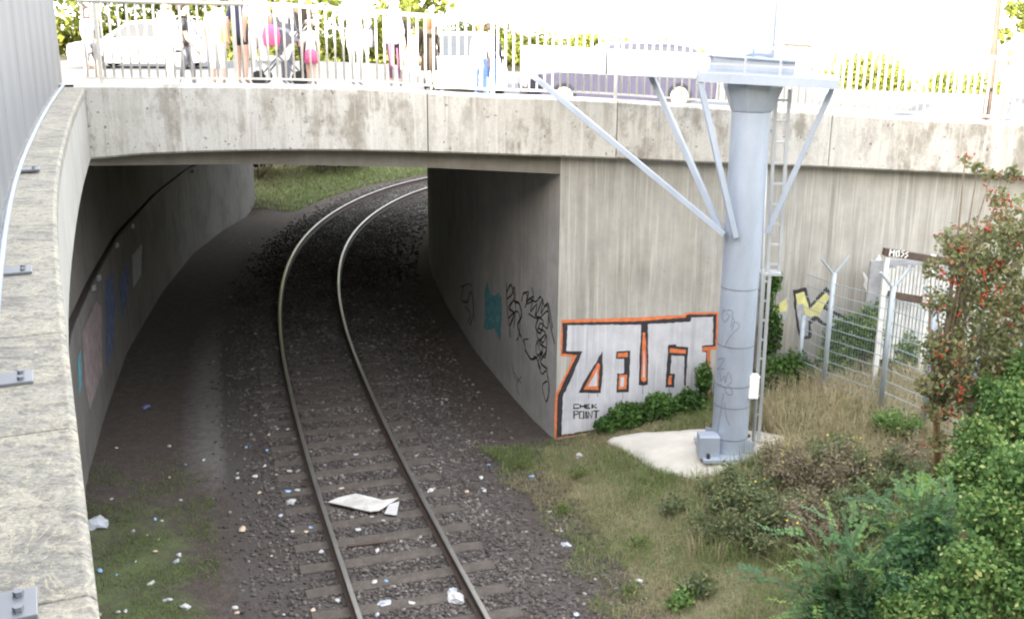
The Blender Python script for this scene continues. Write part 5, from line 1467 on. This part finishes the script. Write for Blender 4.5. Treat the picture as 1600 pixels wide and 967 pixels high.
def sheet(label, pts, mat, th=.012, wob=.03, name='cardboard_sheet', lift=.05, cat='litter'):
    G = [on_ground(*q) for q in pts]
    c = sum(G, Vector()) / len(G)
    top = [Vector((q.x, q.y, max(q.z, 0) + lift + rnd.uniform(-wob, wob))) for q in G]
    bot = [q - Vector((0, 0, th)) for q in top]
    n_ = len(G); cz = Vector((c.x, c.y, max(c.z, 0) + lift))
    b = MB(); b.add(top + bot + [cz, cz - Vector((0, 0, th))], [(i, (i + 1) % n_, 2 * n_) for i in range(n_)] + [(n_ + (i + 1) % n_, n_ + i, 2 * n_ + 1) for i in range(n_)] + [(i, n_ + i, n_ + (i + 1) % n_, (i + 1) % n_) for i in range(n_)])
    o = b.build(name, mat)
    me = o.data; off = Vector(c)
    for v in me.vertices: v.co -= off
    o.location = off
    return tag(o, label, cat)
sheet('large torn sheet of dirty white board lying across the sleepers', [(513, 791), (528, 785), (556, 780), (586, 786), (600, 787), (621, 783), (623, 786), (606, 797), (592, 803), (578, 806), (566, 802), (548, 800), (530, 796)], M['litter_card'], .015, .025, 'board_sheet', .07)
sheet('small white board piece beside the large torn sheet on the track', [(608, 794), (624, 789), (620, 811), (601, 808)], M['litter_white'], .012, .01, 'board_piece', .06)
sheet('long thin stick lying between the rails below the torn sheet', [(544, 856), (606, 849), (607, 851), (545, 859)], M['wood_dark'], .02, .004, 'stick', .05)
crumple('crumpled white cloth by the right rail near the lower picture edge', 711, 938, .13, M['litter_white'], .4, None, 'crumpled_cloth')
crumple('grey crumpled film just above the white cloth by the right rail', 706, 926, .09, M['litter_grey'], .5, None, 'crumpled_film')
crumple('big pale plastic bag lying by the left coping', 152, 822, .20, M['litter_grey'], .5, None, 'plastic_bag')
crumple('white oval scrap on the dry slope below the wall corner', 905, 714, .065, M['litter_white'], .8, None, 'paper_cup')
crumple('blue crumpled wrapper on the slope by the gravel', 830, 746, .06, M['litter_blue'], .6, None, 'blue_wrapper')
crumple('white scrap low on the dry slope', 998, 908, .055, M['litter_white'], .6)
crumple('grey crumpled bag at the gravel edge of the slope', 884, 852, .075, M['litter_grey'], .5, None, 'crumpled_bag')
crumple('tan stone like lump of litter on the left path', 379, 829, .07, M['litter_tan'], .5, None, 'tan_lump')
crumple('white crumpled paper in the grass near the lower left picture edge', 290, 950, .075, M['litter_white'], .6)
crumple('whitish flat wrapper in the left grass, second from the crumpled paper', 261, 938, .07, M['litter_grey'], .3, None, 'flat_wrapper')
crumple('white flat wrapper in the left grass above the other two', 237, 911, .07, M['litter_white'], .3, None, 'flat_wrapper')
crumple('white scrap right of the rail beside the torn sheet', 673, 769, .065, M['litter_white'], .5)
crumple('white box like scrap left of the left rail', 455, 786, .075, M['litter_white'], .6, None, 'small_box')
crumple('pale blue wrapper beside the white box like scrap', 450, 770, .06, M['litter_blue'], .5, None, 'blue_wrapper')
crumple('white scrap next to the pale blue wrapper by the left rail', 465, 768, .06, M['litter_white'], .5)
crumple('pale scrap on a sleeper between the rails', 590, 862, .05, M['litter_white'], .6)
crumple('grey crumpled film between the rails near the lower picture edge', 600, 945, .09, M['litter_grey'], .4, None, 'crumpled_film')
crumple('dark blue grey rag on the dirt below the left wall', 228, 636, .13, M['blue_paint'], .25, None, 'rag')
crumple('pale blue scrap in the far left grass', 156, 892, .055, M['litter_blue'], .5)
crumple('long grey scrap in the left grass by the pale blue spot', 275, 878, .07, M['litter_grey'], .35)
spots = [(372, 748), (318, 719), (290, 726), (265, 746), (182, 700), (264, 697), (174, 780), (230, 836), (242, 811), (252, 814), (282, 782), (208, 830), (248, 843), (212, 877), (280, 866), (279, 868), (243, 862), (182, 898), (196, 955), (185, 956), (152, 962), (370, 958), (368, 950), (443, 962), (399, 746), (406, 771), (417, 705), (414, 730), (432, 672), (450, 672), (420, 681), (453, 738), (439, 807), (457, 832), (478, 833), (486, 826), (502, 864), (424, 870), (556, 712), (533, 765), (581, 809), (599, 815), (560, 830), (626, 848), (603, 910), (585, 911), (643, 944), (590, 962), (489, 955), (528, 940), (754, 765), (757, 768), (730, 770), (764, 727), (752, 748), (860, 800), (930, 905), (870, 829), (877, 830), (900, 963), (1040, 795), (400, 650), (385, 700), (660, 365), (603, 352), (390, 380)]
for i, (px, py) in enumerate(spots):
    crumple('tiny scrap of pale litter on the dirt, gravel or grass by the track', px, py, rnd.uniform(.026, .055), M[('litter_white', 'litter_white', 'litter_grey', 'litter_tan', 'litter_white', 'litter_grey', 'litter_white', 'litter_tan', 'litter_blue')[i % 9]], .5, 'tiny litter scraps', 'litter_scrap')
